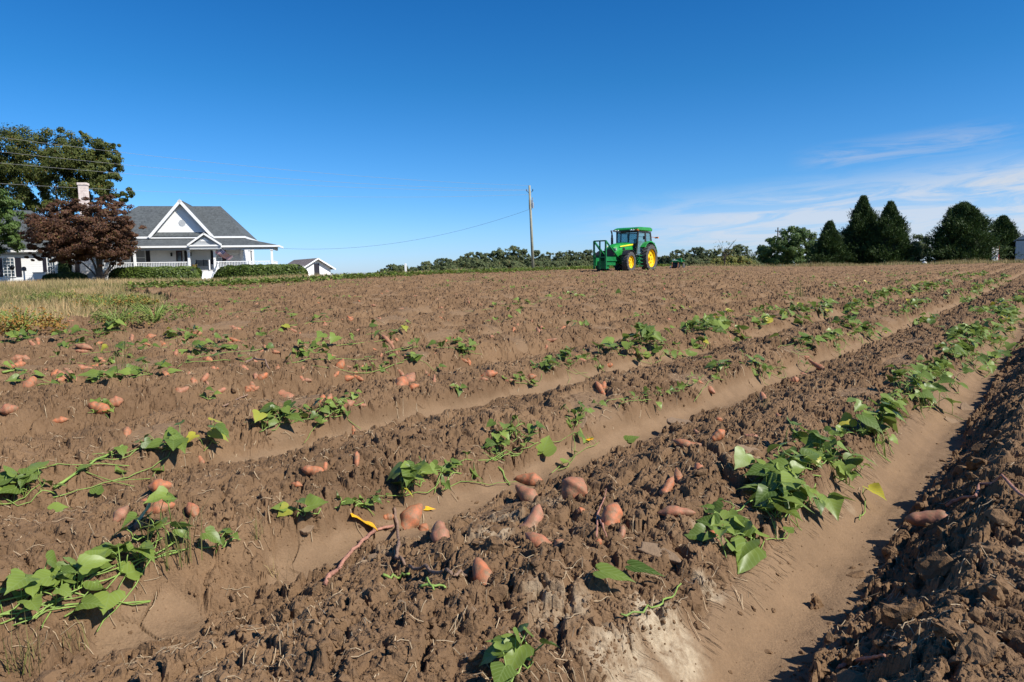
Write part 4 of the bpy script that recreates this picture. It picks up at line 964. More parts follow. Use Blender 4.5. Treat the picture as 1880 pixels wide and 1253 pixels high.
# ------------------------------------------------------------------ trees
def crown_np(blobs, nclump, nleaf, size, seed, csize=.22, flat=.8, quad=True, inner=.25):
    """leaf sprays grouped in clumps that sit on the shell of each blob"""
    r = np.random.default_rng(seed); vol = np.array([b[3] * b[4] * b[5] for b in blobs]) ** .48; ch = r.choice(len(blobs), nclump, p=vol / vol.sum())
    B = np.array(blobs)[ch]; d = r.normal(size=(nclump, 3)); d /= np.linalg.norm(d, axis=1)[:, None]
    rr = np.where(r.random(nclump) < inner, r.uniform(.3, .8, nclump), r.uniform(.78, 1.08, nclump))
    C = B[:, :3] + d * B[:, 3:6] * rr[:, None]; cs = csize * B[:, 3:6].mean(1) * r.uniform(.6, 1.4, nclump)
    k = r.integers(0, nclump, nleaf); o = r.normal(size=(nleaf, 3)); o /= np.maximum(np.linalg.norm(o, axis=1)[:, None], 1e-6); o *= (r.random(nleaf) ** .5)[:, None]; o[:, 2] *= flat
    P = C[k] + o * cs[k][:, None]; nrm = o + d[k] * .6 + r.normal(0, .45, (nleaf, 3)) + np.array([0, 0, .3]); nrm /= np.linalg.norm(nrm, axis=1)[:, None]
    a = np.cross(nrm, r.normal(size=(nleaf, 3))); a /= np.linalg.norm(a, axis=1)[:, None]; b = np.cross(nrm, a); s = size * r.uniform(.55, 1.3, nleaf)
    q = [(-.5, 0), (0, -.32), (.5, 0), (0, .32)]
    V = np.stack([P + (a * x + b * y + nrm * (-.12 if i % 2 else .06)) * s[:, None] for i, (x, y) in enumerate(q)], 1).reshape(-1, 3)
    tc_ = r.uniform(0, 1, nclump)[k] * .6 + r.uniform(0, .5, nleaf); return V, np.arange(nleaf * 4).reshape(-1, 4), np.repeat(tc_, 4)
def trunk_mb(h, rad_, branches, seed, spread=.5, top=.9):
    r = random.Random(seed); m_ = MB(); pts = [(0, 0, -.3)]; x = y = 0
    for i in range(1, 6): x += r.uniform(-.03, .03) * h; y += r.uniform(-.03, .03) * h; pts.append((x, y, h * top * i / 5))
    m_.path(pts, [rad_ * (1 - .14 * i) for i in range(6)], 8)
    for i in range(branches):
        t = r.uniform(.3, 1); k = min(4, int(t * 5)); p = Vector(pts[k]).lerp(Vector(pts[k + 1]), t * 5 - k if t < 1 else 1); a = r.uniform(0, 6.28); l_ = h * spread * r.uniform(.6, 1.1)
        q = [p + Vector((math.cos(a) * l_ * s_, math.sin(a) * l_ * s_, l_ * (.6 * s_ + .25 * s_ * s_))) for s_ in (0, .35, .7, 1)]; m_.path(q, [rad_ * .42, rad_ * .3, rad_ * .2, rad_ * .08], 6)
    return m_
def tree(name, loc, blobs, nc, nl, size, mat, seed, label, cat='tree', group=None, th=None, tr=.15, br=8, spread=.5, yellow=0, bias=0., **kw):
    root = empty(name, loc, 0, label, cat, group); V, Q, T = crown_np(blobs, nc, nl, size, seed, **kw); T = T + bias
    if yellow: r = np.random.default_rng(seed + 1); T = T + np.repeat((r.random(len(T) // 4) < yellow) * 1.2, 4)
    link('crown', mesh_np('crown', V, Q, mat, False, {'tint': np.clip(T, 0, 2)}), root)
    if th: trunk_mb(th, tr, br, seed, spread).build('trunk', M_bark, root, True)
    return root
def gz(x, y): return float(base(np.array([x]), np.array([y]))[0])
def place(px, py, D):
    p = atd(px, py, D); return float(p[0]), float(p[1]), gz(p[0], p[1])
def blobs_px(px0, D, spec, gz_, depth=1.):
    """spec: (px, py, rx_px, ry_px) -> blobs in local metres"""
    x0, y0, _ = place(px0, 500, D); out = []
    for i, (a, b, rx, ry) in enumerate(spec):
        p = atd(a, b, D); s = D / F; out.append((p[0] - x0, ((i * 37) % 7 - 3) * .12 * rx * s * depth, p[2] - gz_, rx * s, rx * s * depth, ry * s))
    return out
# great shade tree behind the house
x, y, g = place(110, 500, 92)
tree('shade_tree', (x, y, g), blobs_px(110, 92, [(60, 300, 80, 50), (150, 320, 60, 50), (85, 275, 55, 38), (150, 285, 50, 36), (190, 300, 30, 40), (30, 290, 55, 40), (100, 330, 60, 38), (-10, 310, 40, 50), (40, 350, 50, 34), (165, 340, 40, 26), (205, 275, 14, 16), (150, 250, 12, 12), (215, 355, 30, 14), (235, 360, 14, 10), (60, 380, 50, 30), (-60, 320, 60, 60), (195, 320, 24, 40), (125, 385, 40, 24)], g, .8),
     520, 90000, .27, M_oak, 11, 'huge dark olive broadleaf tree rising behind the white farmhouse', th=9.5, tr=.45, br=14, spread=.45, csize=.24, inner=.25, yellow=.04)
# left edge tree
x, y, g = place(-25, 500, 64)
tree('green_tree', (x, y, g), blobs_px(-25, 64, [(0, 375, 26, 26), (8, 412, 26, 28), (-20, 400, 50, 50), (-10, 440, 40, 28), (22, 440, 16, 12), (-40, 370, 40, 40)], g, .8),
     120, 17000, .24, M_green, 12, 'bright green leafy tree cut by the left edge, beside the house wing', th=4.5, tr=.2, br=8, csize=.3)
# red maple
x, y, g = place(185, 516, 63); mp_root = None
mb = [(150, 425, 70, 45), (185, 450, 60, 38), (120, 440, 50, 36), (150, 420, 78, 34), (110, 415, 48, 40), (205, 410, 46, 38), (180, 378, 44, 20), (85, 440, 32, 28), (232, 420, 28, 28), (160, 455, 72, 24), (215, 455, 34, 20), (130, 388, 34, 20), (120, 475, 40, 14), (195, 365, 16, 8), (75, 465, 22, 14), (205, 480, 24, 10)]
root = tree('red_maple', (x, y, g), blobs_px(185, 63, mb, g, .9), 760, 85000, .17, M_maple, 13, 'rounded copper red tree with forked trunks in front of the farmhouse', br=0, csize=.20, flat=.5, yellow=.10, inner=.35)
tk = MB(); r = random.Random(3)
for (dx, dz, w) in ((-1.3, 3.2, .13), (-.5, 3.6, .15), (.4, 3.4, .15), (1.5, 2.9, .11), (-2.4, 2.4, .09), (2.3, 3.3, .08), (0, 4.2, .1)):
    tk.path([(dx * .04, 0, -.2), (dx * .1, dx * .05, .55), (dx * .45, dx * .2 * (-1) ** int(dx * 3), dz * .5), (dx * .9, .1, dz)], [.16, w, w * .7, w * .3], 7)
tk.build('trunk', M_bark, root, True)

# cedars on the right
def cedar(px, top, wpx, D, seed, label, base_py=489, lean=0, fat=1., pw=.93):
    x, y, g = place(px, base_py, D); s = D / F; Hh = atd(px, top, D)[2] - g; Wd = wpx * s / 2; r = np.random.default_rng(seed)
    wpx *= 1.12; Wd *= 1.12; n = int(2400 + wpx * 60); k = 9; t = r.random(n) ** .85; env = (1 - t) ** pw * (.93 + .07 * np.sin(t * 27 + r.uniform(0, 6))) * Wd * fat; env = np.minimum(env, Wd) 
    az_ = r.uniform(0, 6.28, n); env = env * (1 + .22 * np.sin(az_ * 3 + t * 14) + .12 * np.sin(az_ * 7 - t * 25)); rr = env * np.where(r.random(n) < .8, np.where(r.random(n) < .12, 1.28, 1) * r.uniform(.68, 1.14, n), r.uniform(.2, .8, n)) + .04
    bx, by, bz = np.cos(az_) * rr, np.sin(az_) * rr, t * Hh * .97
    L_ = r.uniform(.4, 1.0, n) * (1 - .35 * t); V = []; T = []
    P = np.stack([bx, by, bz], 1); out = np.stack([np.cos(az_), np.sin(az_), r.uniform(.3, 1.0, n) + 1.2 * t * t], 1); out /= np.linalg.norm(out, axis=1)[:, None]
    PP = np.repeat(P, k, 0); OO = np.repeat(out, k, 0); LL = np.repeat(L_, k); m_ = len(PP); q = r.random(m_) - .35
    C = PP + OO * (q * LL)[:, None] + r.normal(0, .07, (m_, 3)); d = OO + r.normal(0, .45, (m_, 3)); d /= np.linalg.norm(d, axis=1)[:, None]; e = np.cross(d, r.normal(size=(m_, 3))); e /= np.linalg.norm(e, axis=1)[:, None]
    sz = r.uniform(.14, .30, m_); a = C - d * sz[:, None] * .5 - e * (sz * .17)[:, None]; b = C - d * sz[:, None] * .5 + e * (sz * .17)[:, None]; c = C + d * sz[:, None] * .6
    V = np.stack([a, b, c], 1).reshape(-1, 3); T = np.repeat(np.repeat(r.random(n) * .8, k) + r.random(m_) * .3, 3)
    root = empty('cedar_tree', (x, y, g), 0, label, 'cedar', 'dark cedars at the field edge')
    link('crown', mesh_np('crown', V, np.arange(len(V)).reshape(-1, 3), M_cedar, False, {'tint': T}), root)
    m2 = MB(); m2.path([(0, 0, -.3), (0, 0, Hh * .5), (0, 0, Hh * .95)], [.22, .12, .02], 8); m2.build('trunk', M_bark, root, True)
    co = MB(); co.lathe([(0.01, .0), (Wd * .62, .3), (Wd * .58, Hh * .25), (Wd * .36, Hh * .55), (.05, Hh * .86)], (0, 0, 0), 'z', 18); co.build('cone_core', M_core, root, True)  # solid dark cone filling the crown
cedar(1522, 408, 62, 92, 21, 'shortest dark cedar at the left of the group of three')
cedar(1582, 360, 92, 93, 22, 'tallest dark cedar in the middle of the group of three')
cedar(1632, 371, 84, 90, 23, 'pointed dark cedar at the right of the group of three', 490)
cedar(1765, 373, 104, 86, 24, 'broad dark cedar standing alone right of the group of three', 489, 0, 1.05, .62)
cedar(1838, 398, 52, 96, 25, 'dark cedar behind the broad one, next to the grey metal barn', 489, 0, 1.1, .62)
# rounded tree and bush trees
x, y, g = place(1452, 492, 108)
tree('round_tree', (x, y, g), blobs_px(1452, 108, [(1452, 445, 38, 24), (1430, 460, 32, 26), (1475, 455, 26, 26), (1415, 470, 20, 18), (1480, 475, 20, 14), (1445, 480, 40, 12), (1462, 430, 22, 12)], g), 420, 32000, .26, M_green, 31, 'rounded green broadleaf tree left of the dark cedars', th=3, tr=.2, csize=.2, bias=-.1)
x, y, g = place(1685, 492, 118)
tree('grey_green_tree', (x, y, g), blobs_px(1685, 118, [(1683, 452, 18, 18), (1690, 468, 16, 20), (1676, 472, 14, 18)], g), 80, 7000, .34, M_far, 32, 'grey green tree in the gap between the two cedar groups', th=3, tr=.2, csize=.28)
x, y, g = place(1496, 492, 125)
tree('grey_green_tree', (x, y, g), blobs_px(1496, 125, [(1497, 445, 9, 10), (1499, 460, 10, 16)], g), 30, 2000, .34, M_far, 33, 'small light green tree crown showing just left of the cedars', th=3, tr=.2, csize=.3)
x, y, g = place(1665, 492, 88)
tree('bush', (x, y, g), blobs_px(1665, 88, [(1668, 478, 7, 11), (1662, 485, 9, 6)], g), 20, 1400, .2, M_weed, 34, 'small light green bush at the right foot of the cedar group', 'bush', csize=.35)

# distant tree line, every tree a thing
far_l = [(727, 489, 34), (760, 494, 18), (788, 484, 30), (815, 477, 28), (831, 481, 16), (843, 478, 16), (862, 467, 30), (881, 467, 26), (900, 469, 30), (917, 461, 32), (940, 456, 28), (960, 461, 24), (985, 464, 26), (1013, 466, 24), (1031, 466, 22), (1047, 464, 24), (1064, 467, 20), (1082, 462, 22), (1100, 468, 26), (1120, 470, 26)]
desc = ['olive', 'dark green', 'brownish green', 'mid green']
posn = {0: 'first and loneliest tree at the left end of the distant tree line', 1: 'tiny low tree second from the left end of the distant line'}
ordn = ['first', 'second', 'third', 'fourth', 'fifth', 'sixth', 'seventh', 'eighth', 'ninth', 'tenth', 'eleventh', 'twelfth', 'thirteenth', 'fourteenth', 'fifteenth', 'sixteenth', 'seventeenth', 'eighteenth', 'nineteenth', 'twentieth']
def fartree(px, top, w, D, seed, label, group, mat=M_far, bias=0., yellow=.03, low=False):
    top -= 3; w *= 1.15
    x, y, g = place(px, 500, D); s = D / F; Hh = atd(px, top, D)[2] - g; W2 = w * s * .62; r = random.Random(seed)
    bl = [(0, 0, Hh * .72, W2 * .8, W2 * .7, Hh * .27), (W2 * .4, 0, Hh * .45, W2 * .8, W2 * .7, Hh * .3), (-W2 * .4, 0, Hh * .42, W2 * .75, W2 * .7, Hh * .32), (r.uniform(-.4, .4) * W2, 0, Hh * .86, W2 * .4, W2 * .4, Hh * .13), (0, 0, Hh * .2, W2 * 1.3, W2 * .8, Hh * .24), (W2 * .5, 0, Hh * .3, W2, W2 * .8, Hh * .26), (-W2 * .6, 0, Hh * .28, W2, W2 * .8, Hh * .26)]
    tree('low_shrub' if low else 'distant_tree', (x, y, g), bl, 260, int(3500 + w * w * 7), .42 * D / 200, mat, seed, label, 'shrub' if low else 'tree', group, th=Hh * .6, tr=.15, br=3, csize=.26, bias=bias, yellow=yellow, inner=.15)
r = random.Random(8)
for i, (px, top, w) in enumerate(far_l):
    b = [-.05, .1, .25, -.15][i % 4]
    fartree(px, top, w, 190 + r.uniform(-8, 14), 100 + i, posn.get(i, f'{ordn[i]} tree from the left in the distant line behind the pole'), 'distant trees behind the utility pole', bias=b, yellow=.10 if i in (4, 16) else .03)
for i, (px, top, w) in enumerate([(868, 480, 46), (925, 482, 54), (985, 484, 44), (1010, 484, 50), (1055, 484, 44), (820, 488, 40)]):
    fartree(px, top, w, 165, 140 + i, f'{ordn[i]} low olive shrub before the distant trees left of the tractor', 'low shrubs before the distant trees', low=True, bias=.15)
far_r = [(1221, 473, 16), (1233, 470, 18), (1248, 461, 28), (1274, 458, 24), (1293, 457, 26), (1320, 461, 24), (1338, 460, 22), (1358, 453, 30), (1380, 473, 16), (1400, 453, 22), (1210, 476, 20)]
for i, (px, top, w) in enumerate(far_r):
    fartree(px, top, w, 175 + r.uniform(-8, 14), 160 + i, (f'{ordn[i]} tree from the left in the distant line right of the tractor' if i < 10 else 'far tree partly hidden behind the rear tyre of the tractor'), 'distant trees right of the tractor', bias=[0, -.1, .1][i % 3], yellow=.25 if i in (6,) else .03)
for i, (px, top, w) in enumerate([(1262, 478, 40), (1290, 480, 40), (1318, 478, 40), (1350, 474, 44), (1375, 482, 34)]):
    fartree(px, top, w, 150, 180 + i, f'{ordn[i]} low yellowish shrub below the far trees right of the tractor', 'low shrubs right of the tractor', mat=M_weed if i in (2, 3) else M_far, low=True, bias=.1, yellow=.08)
# bare tree
x, y, g = place(1330, 500, 140); bt = MB(); r = random.Random(4); root = empty('bare_tree', (x, y, g), 0, 'nearly leafless thin tree above the yellowish shrubs right of the tractor', 'tree')
for i in range(16):
    a = r.uniform(0, 6.28); l_ = r.uniform(1.6, 3.2); z0_ = r.uniform(1.2, 3.2); bt.path([(0, 0, z0_), (math.cos(a) * l_ * .35, math.sin(a) * l_ * .3, z0_ + l_ * .6), (math.cos(a) * l_ * .8, math.sin(a) * l_ * .5, z0_ + l_ * 1.1)], [.045, .03, .012], 5)
bt.path([(0, 0, -.3), (.1, 0, 2), (-.1, 0, 4.4)], [.12, .08, .03], 6); bt.build('trunk', M_bark, root)
V, Q, T = crown_np([(0, 0, 4.2, 2.6, 2, 1.6)], 40, 260, .22, 5); link('crown', mesh_np('crown', V, Q, M_weed, False, {'tint': T}), root)

# hedges
def hedge(px0, px1, top, bot, D, seed, label, cat='hedge', mat=M_hedge, name='hedge', depth=1.6):
    a = atd(px0, bot, D); b = atd(px1, bot, D); t = atd((px0 + px1) / 2, top, D); x, y = (a[0] + b[0]) / 2, a[1]; g = gz(x, y); Hh = t[2] - g; Wd = (b[0] - a[0]) / 2; r = np.random.default_rng(seed); n = int(9000 * Wd * Hh / 5) + 2500
    d = r.normal(size=(n, 3)); d[:, 2] = np.abs(d[:, 2]); d /= (np.abs(d) ** 5).sum(1)[:, None] ** .2; P = d * np.array([Wd, depth / 2, Hh]); P *= (1 + (fbm(P[:, 0] * 1.3 + 9, P[:, 1] + P[:, 2] * 1.3, 3, seed) - .5)[:, None] * .16); P += r.normal(0, .03, P.shape)
    nrm = d + r.normal(0, .5, (n, 3)); nrm /= np.linalg.norm(nrm, axis=1)[:, None]; e = np.cross(nrm, r.normal(size=(n, 3))); e /= np.linalg.norm(e, axis=1)[:, None]; f_ = np.cross(nrm, e); s = r.uniform(.07, .15, n)[:, None]
    V = np.stack([P - e * s, P - f_ * s * .6, P + e * s, P + f_ * s * .6], 1).reshape(-1, 3); root = empty(name, (x, y, g), 0, label, cat)
    link('foliage', mesh_np('foliage', V, np.arange(4 * n).reshape(-1, 4), mat, False, {'tint': np.repeat(r.random(n), 4)}), root)
    c = MB(); c.box((0, 0, Hh * .46), (Wd * 1.84, depth * .82, Hh * .9)); c.build('dark_core', M_core, root, bevel=.25)  # solid dark box behind the leaf shell
hedge(202, 369, 492, 519, 65.5, 1, 'clipped green hedge below the left part of the porch railing')
hedge(400, 563, 488, 517, 66.5, 2, 'longer clipped green hedge right of the porch steps')
hedge(84, 156, 503, 521, 64.5, 3, 'low dark clipped shrub in the shade left of the red tree', 'shrub', M_cedar, 'dark_shrub')
hedge(112, 128, 478, 506, 68.5, 4, 'dark upright shrub against the house wing window', 'shrub', M_cedar, 'dark_shrub', 1.)

# ------------------------------------------------------------------ the farmhouse (local axes: x along the front, y back, z up)
YAW = rad(12); HO = np.array([-32.312, 72., .824]); gh = gz(-32.3, 72); HO[2] = gh
ex = np.array([math.cos(YAW), math.sin(YAW), 0]); ey = np.array([-math.sin(YAW), math.cos(YAW), 0])
def hp(px, py, yl):
    d = ray(px, py); t = ((HO - CAM) @ ey + yl) / (d @ ey); p_ = CAM + d * t - HO; return float(p_ @ ex), float(p_[2])
hx = lambda px, yl=0: hp(px, 470, yl)[0]
house = empty('farmhouse', HO, YAW, 'white clapboard farmhouse with grey shingled roofs and a wraparound porch', 'house')
EZ = 4.5
w = MB(); w.b2(-9, 5.0, 0, 9, .2, 4.42); w.build('wall', M_siding, house)
w = MB(); w.b2(-9.05, 5.05, -.03, 9.05, 0, .35); w.build('foundation', M_conc, house)
# main hip roof
rf = MB(); x0, x1, y0, y1 = -9.5, 5.45, -.4, 9.4; rl, rr_, rz = -5.6, 2.45, 7.95
P = [(x0, y0, EZ), (x1, y0, EZ), (x1, y1, EZ), (x0, y1, EZ), (rl, 4.5, rz), (rr_, 4.5, rz)]; rf.add(P, [(0, 1, 5, 4), (1, 2, 5), (2, 3, 4, 5), (3, 0, 4), (3, 2, 1, 0)])
roof = rf.build('roof', M_roof, house)
fa = MB(); fa.b2(x0, x1, y0 - .04, y0 - .005, EZ - .20, EZ - .002); fa.b2(x1 + .005, x1 + .04, y0, y1, EZ - .20, EZ - .002); fa.build('eave_board', M_white, house)
ch = MB(); ch.b2(-10.6, -9.85, 2.7, 3.4, 5.5, 9.85); ch.b2(-10.66, -9.79, 2.64, 3.46, 9.85, 10.08); ch.build('chimney', M_brick, house)
# front cross gable
gx, gL, gR, gz0, gz1 = -.45, -3.45, 2.45, 4.62, 8.12; yf = -.55
g_ = MB(); g_.slab([(gL - .05, yf, gz0 - .05), (gx, yf, gz1), (gx, 4.5, gz1 - .1), (gL - .05, 4.5, gz0 - .05)], .12); g_.slab([(gx, yf, gz1 - .003), (gR + .05, yf, gz0 - .05), (gR + .05, 4.5, gz0 - .05), (gx, 4.5, gz1 - .103)], .12); g_.build('gable_roof', M_roof, house)
g_ = MB(); g_.prism([(gL + .2, gz0 - .1), (gR - .2, gz0 - .1), (gx, gz1 - .2)], 'y', -.05, .25); gw = g_.build('gable_wall', M_siding, house)
g_ = MB(); g_.cyl((-.45, -.075, 5.85), (-.45, -.053, 5.85), .32, .32, 28); g_.build('vent', M_soff, gw, False)
g_ = MB(); dz = .27
for sx, xf in ((-1, gL - .12), (1, gR + .12)): g_.slab([(xf, yf - .05, gz0 - .14), (gx, yf - .05, gz1 + .02), (gx, yf - .004, gz1 + .02), (xf, yf - .004, gz0 - .14)], .27)
g_.build('rake_board', M_white, house)
g_ = MB(); g_.slab([(gL + .1, -.5, gz0 - .12), (gR - .1, -.5, gz0 - .12), (gR - .3, -.052, gz0 + .30), (gL + .3, -.052, gz0 + .30)], .06); g_.build('pent_roof', M_roof, house)
# porch roof, wrapping round the right side
pz0, pz1 = 3.46, 4.36; X0, X1 = -9.2, 8.95; Y0 = -2.7
pr = MB(); pr.add([(X0, Y0, pz0), (X1, Y0, pz0), (5.0, -.02, pz1), (X0, -.02, pz1), (X1, 1.3, pz0), (5.0, 1.3, pz1), (X0, Y0, pz0 - .05), (X1, Y0, pz0 - .05), (X1, 1.3, pz0 - .05), (5.0, 1.3, pz0 - .05), (5.0, -.02, pz0 - .05), (X0, -.02, pz0 - .05)], [(0, 1, 2, 3), (1, 4, 5, 2), (7, 6, 11, 10), (8, 7, 10, 9), (0, 6, 7, 1), (1, 7, 8, 4), (4, 8, 9, 5), (0, 3, 11, 6)]); pr.build('porch_roof', M_roof, house)
b_ = MB(); b_.b2(X0, X1 + .03, Y0 - .04, Y0 - .004, pz0 - .17, pz0 + .01); b_.b2(X1 + .004, X1 + .04, Y0, 1.3, pz0 - .17, pz0 + .01); b_.build('gutter_board', M_white, house)
b_ = MB(); b_.b2(X0, 8.45, -2.5, -2.32, 3.06, 3.40); b_.b2(8.27, 8.45, -2.3, 1.2, 3.06, 3.40); b_.build('porch_beam', M_soff, house)
b_ = MB(); b_.b2(X0, 8.5, -2.55, -.04, .85, 1.12); b_.b2(5.06, 8.5, -.035, 1.2, .85, 1.12); b_.b2(X0, 8.4, -2.45, -2.35, 0, .85); b_.b2(8.3, 8.4, -2.3, 1.2, 0, .85); b_.build('porch_floor', M_conc, house)
def column(x_, y_, z1=3.06, w_=.2):
    c = MB(); c.b2(x_ - w_ / 2, x_ + w_ / 2, y_ - w_ / 2, y_ + w_ / 2, 1.12, z1); c.b2(x_ - w_ * .75, x_ + w_ * .75, y_ - w_ * .75, y_ + w_ * .75, 1.12, 1.25); c.b2(x_ - w_ * .75, x_ + w_ * .75, y_ - w_ * .75, y_ + w_ * .75, z1 - .1, z1 - .003); c.build('column', M_white, house)
cx = [hx(q, -2.41) for q in (247, 336, 347, 394, 458, 500.5)]
for q in (cx[0], cx[2], cx[3], cx[4], 8.22, -7.3): column(q, -2.41)
column(5.75, 1.0, w_=.16); column(hx(443.5, -.4), -.15, w_=.26); column(cx[1], -.2, w_=.14)
def railing(xa, xb, y_, par=house, axis='x'):
    m_ = MB()
    if axis == 'x':
        m_.b2(xa, xb, y_ - .04, y_ + .04, 1.86, 1.94); m_.b2(xa, xb, y_ - .03, y_ + .03, 1.24, 1.29); n_ = int(abs(xb - xa) / .145)
        for i in range(n_): q = xa + (xb - xa) * (i + .5) / n_; m_.b2(q - .022, q + .022, y_ - .02, y_ + .02, 1.29, 1.86)
    else:
        m_.b2(y_ - .04, y_ + .04, xa, xb, 1.86, 1.94); m_.b2(y_ - .03, y_ + .03, xa, xb, 1.24, 1.29); n_ = int(abs(xb - xa) / .145)
        for i in range(n_): q = xa + (xb - xa) * (i + .5) / n_; m_.b2(y_ - .02, y_ + .02, q - .022, q + .022, 1.29, 1.86)
    m_.build('railing', M_white, par)
railing(-9, cx[2] - .12, -2.41); railing(cx[3] + .12, 8.2, -2.41); railing(-2.2, 1.1, 8.35, house, 'y')
# portico over the steps
q0, q1, qa = .72, 3.60, 2.14; yp = -3.25
g_ = MB(); g_.slab([(q0 - .1, yp, 3.60), (qa, yp, 4.68), (qa, -.8, 4.60), (q0 - .1, -.8, 3.60)], .09); g_.slab([(qa, yp, 4.677), (q1 + .1, yp, 3.60), (q1 + .1, -.8, 3.60), (qa, -.8, 4.597)], .09); pt = g_.build('portico_roof', M_roof, house)
g_ = MB(); g_.prism([(q0 + .15, 3.52), (q1 - .15, 3.52), (qa, 4.45)], 'y', -3.0, -2.9); g_.build('portico_gable', M_soff, pt)
g_ = MB(); g_.prism([(qa - .42, 3.85), (qa + .42, 3.85), (qa, 4.22)], 'y', -3.04, -3.003); g_.build('gable_panel', M_white, pt)
g_ = MB()
for xf in (q0 - .16, q1 + .16): g_.slab([(xf, yp - .05, 3.56), (qa, yp - .05, 4.70), (qa, yp - .004, 4.70), (xf, yp - .004, 3.56)], .17)
g_.b2(q0 - .1, q1 + .1, yp + .05, yp + .1, 3.38, 3.53); g_.build('portico_trim', M_white, pt)
g_ = MB(); g_.b2(q0 + .02, q1 - .02, -3.1, -2.72, 3.1, 3.375); g_.build('portico_beam', M_soff, pt)
# steps with railings
st = MB(); s0, s1 = hx(368, -2.7) + .1, hx(398, -3.4)
for i in range(6): st.b2(s0, s1, -2.56 - .30 * (i + 1), -2.56 - .3 * i + (.0 if i else -.001), 0 if 1 else 0, 1.12 - .18 * (i + 1) + .0)
st.build('steps', M_white, house)
hr = MB()
for xs_ in (s1 + .02,):
    hr.bar((xs_, -2.6, 1.92), (xs_, -4.3, .92), .06); hr.bar((xs_, -2.6, 1.25), (xs_, -4.3, .25), .05); hr.b2(xs_ - .06, xs_ + .06, -4.42, -4.3, 0, 1.0)
    for i in range(11): q = i / 11; hr.b2(xs_ - .02, xs_ + .02, -2.66 - 1.6 * q, -2.62 - 1.6 * q, 1.22 - .95 * q, 1.88 - .95 * q)
hr.b2(s0 - .0 + .62, s0 + .72, -2.66, -2.56, 1.12, 2.1)
hr.build('stair_railing', M_white, house)
# openings
def window(xa, xb, za, zb, y_, nx=2, ny=2, shl=True, shr=True, pane=M_pane, par=house, sw=.36):
    f_ = MB(); t = .07; f_.b2(xa - t, xb + t, y_ - .07, y_ - .012, zb, zb + t); f_.b2(xa - t - .03, xb + t + .03, y_ - .09, y_ - .012, za - t, za); f_.b2(xa - t, xa, y_ - .07, y_ - .012, za, zb); f_.b2(xb, xb + t, y_ - .07, y_ - .012, za, zb)
    for i in range(1, nx): q = xa + (xb - xa) * i / nx; f_.b2(q - .016, q + .016, y_ - .05, y_ - .021, za, zb)
    for i in range(1, ny): q = za + (zb - za) * i / ny; wd = .03 if i == ny // 2 else .016; f_.b2(xa, xb, y_ - .054, y_ - .022, q - wd, q + wd)
    f = f_.build('window', M_white, par); m_ = MB(); m_.b2(xa, xb, y_ - .018, y_ - .006, za, zb); m_.build('pane', pane, f)
    for on, a, b in ((shl, xa - .10 - sw, xa - .10), (shr, xb + .10, xb + .10 + sw)):
        if on:
            m_ = MB(); m_.b2(a, b, y_ - .045, y_ - .004, za - .05, zb + .05)
            m_.build('shutter', M_shut, par)
window(hx(250.5), hx(266), 1.75, 3.15, 0, 1, 2, True, True, M_curt, sw=.38)
window(hx(396), hx(406), 1.75, 3.05, 0, 1, 2, True, True, M_curt, sw=.36)
dr = MB(); a, b = hx(323.5), hx(335); dr.b2(a, b, -.06, -.005, 1.12, 3.1); d_ = dr.build('door', simple('dark_red_door', (.05, .018, .02), .4, .1), house); m_ = MB(); m_.b2(a + .12, b - .12, -.075, -.062, 1.9, 2.95); m_.build('door_glass', M_pane, d_); m_ = MB(); m_.cyl((b - .08, -.12, 2.05), (b - .08, -.06, 2.05), .035); m_.build('handle', M_metal, d_)
m_ = MB(); m_.b2(hx(338.5), hx(343.5), -.05, -.004, 1.8, 3.1); m_.build('shutter', M_shut, house)
m_ = MB(); m_.b2(hx(384), hx(391) - .4, -.05, -.004, 1.7, 3.1)
for q in (315.5, 350.5):
    m_ = MB(); x_ = hx(q); m_.b2(x_ - .07, x_ + .07, -.22, -.08, 2.55, 2.85); m_.b2(x_ - .02, x_ + .02, -.09, -.003, 2.7, 2.95); m_.b2(x_ - .1, x_ + .1, -.25, -.05, 2.853, 2.89); m_.build('wall_lantern', M_dark, house)
# gable-side wing and recessed link
wg = MB(); wg.b2(-22, -11.25, -1, 6, 0, 3.1); wg.build('wing_wall', M_siding, house)
wr = MB(); wr.add([(-22.5, -1.4, 3.22), (-10.9, -1.4, 3.22), (-10.9, 6.4, 3.22), (-22.5, 6.4, 3.22), (-20, 2.5, 7.3), (-14.9, 2.5, 7.3)], [(0, 1, 5, 4), (1, 2, 5), (2, 3, 4, 5), (3, 0, 4), (3, 2, 1, 0)]); wr.build('wing_roof', M_roof, house)
wf = MB(); wf.b2(-22.5, -10.85, -1.44, -1.405, 3.06, 3.24); wf.b2(-22.5, -10.9, -1.39, -1.02, 3.0, 3.05); wf.build('wing_eave_board', M_white, house)
wf = MB(); wf.b2(-22, -11.2, -1.025, -1.002, 2.78, 3.0); wf.build('wing_eave_shade', M_soff, house)  # deep fascia strip under the eave, its shade painted in as grey
lk = MB(); lk.b2(-11.25, -9.03, 1.5, 6, 0, 3.9); lk.build('link_wall', M_siding, house)
lr = MB(); lr.slab([(-11.5, 1.1, 3.9), (-9.0, 1.1, 3.9), (-9.0, 5, 5.6), (-11.5, 5, 5.6)], .12); lr.build('link_roof', M_roof, house)
window(hp(7, 490, -1)[0], hp(26.5, 490, -1)[0], .80, 2.50, -1, 3, 6, sw=.50)
window(hp(88, 490, -1)[0], hp(101, 490, -1)[0], .95, 2.45, -1, 3, 4, True, False, sw=.3)
m_ = MB(); a = hp(142, 490, 1.5)[0]; m_.b2(a - .2, a + .2, 1.44, 1.495, .7, 2.5); m_.build('shutter', M_shut, house)
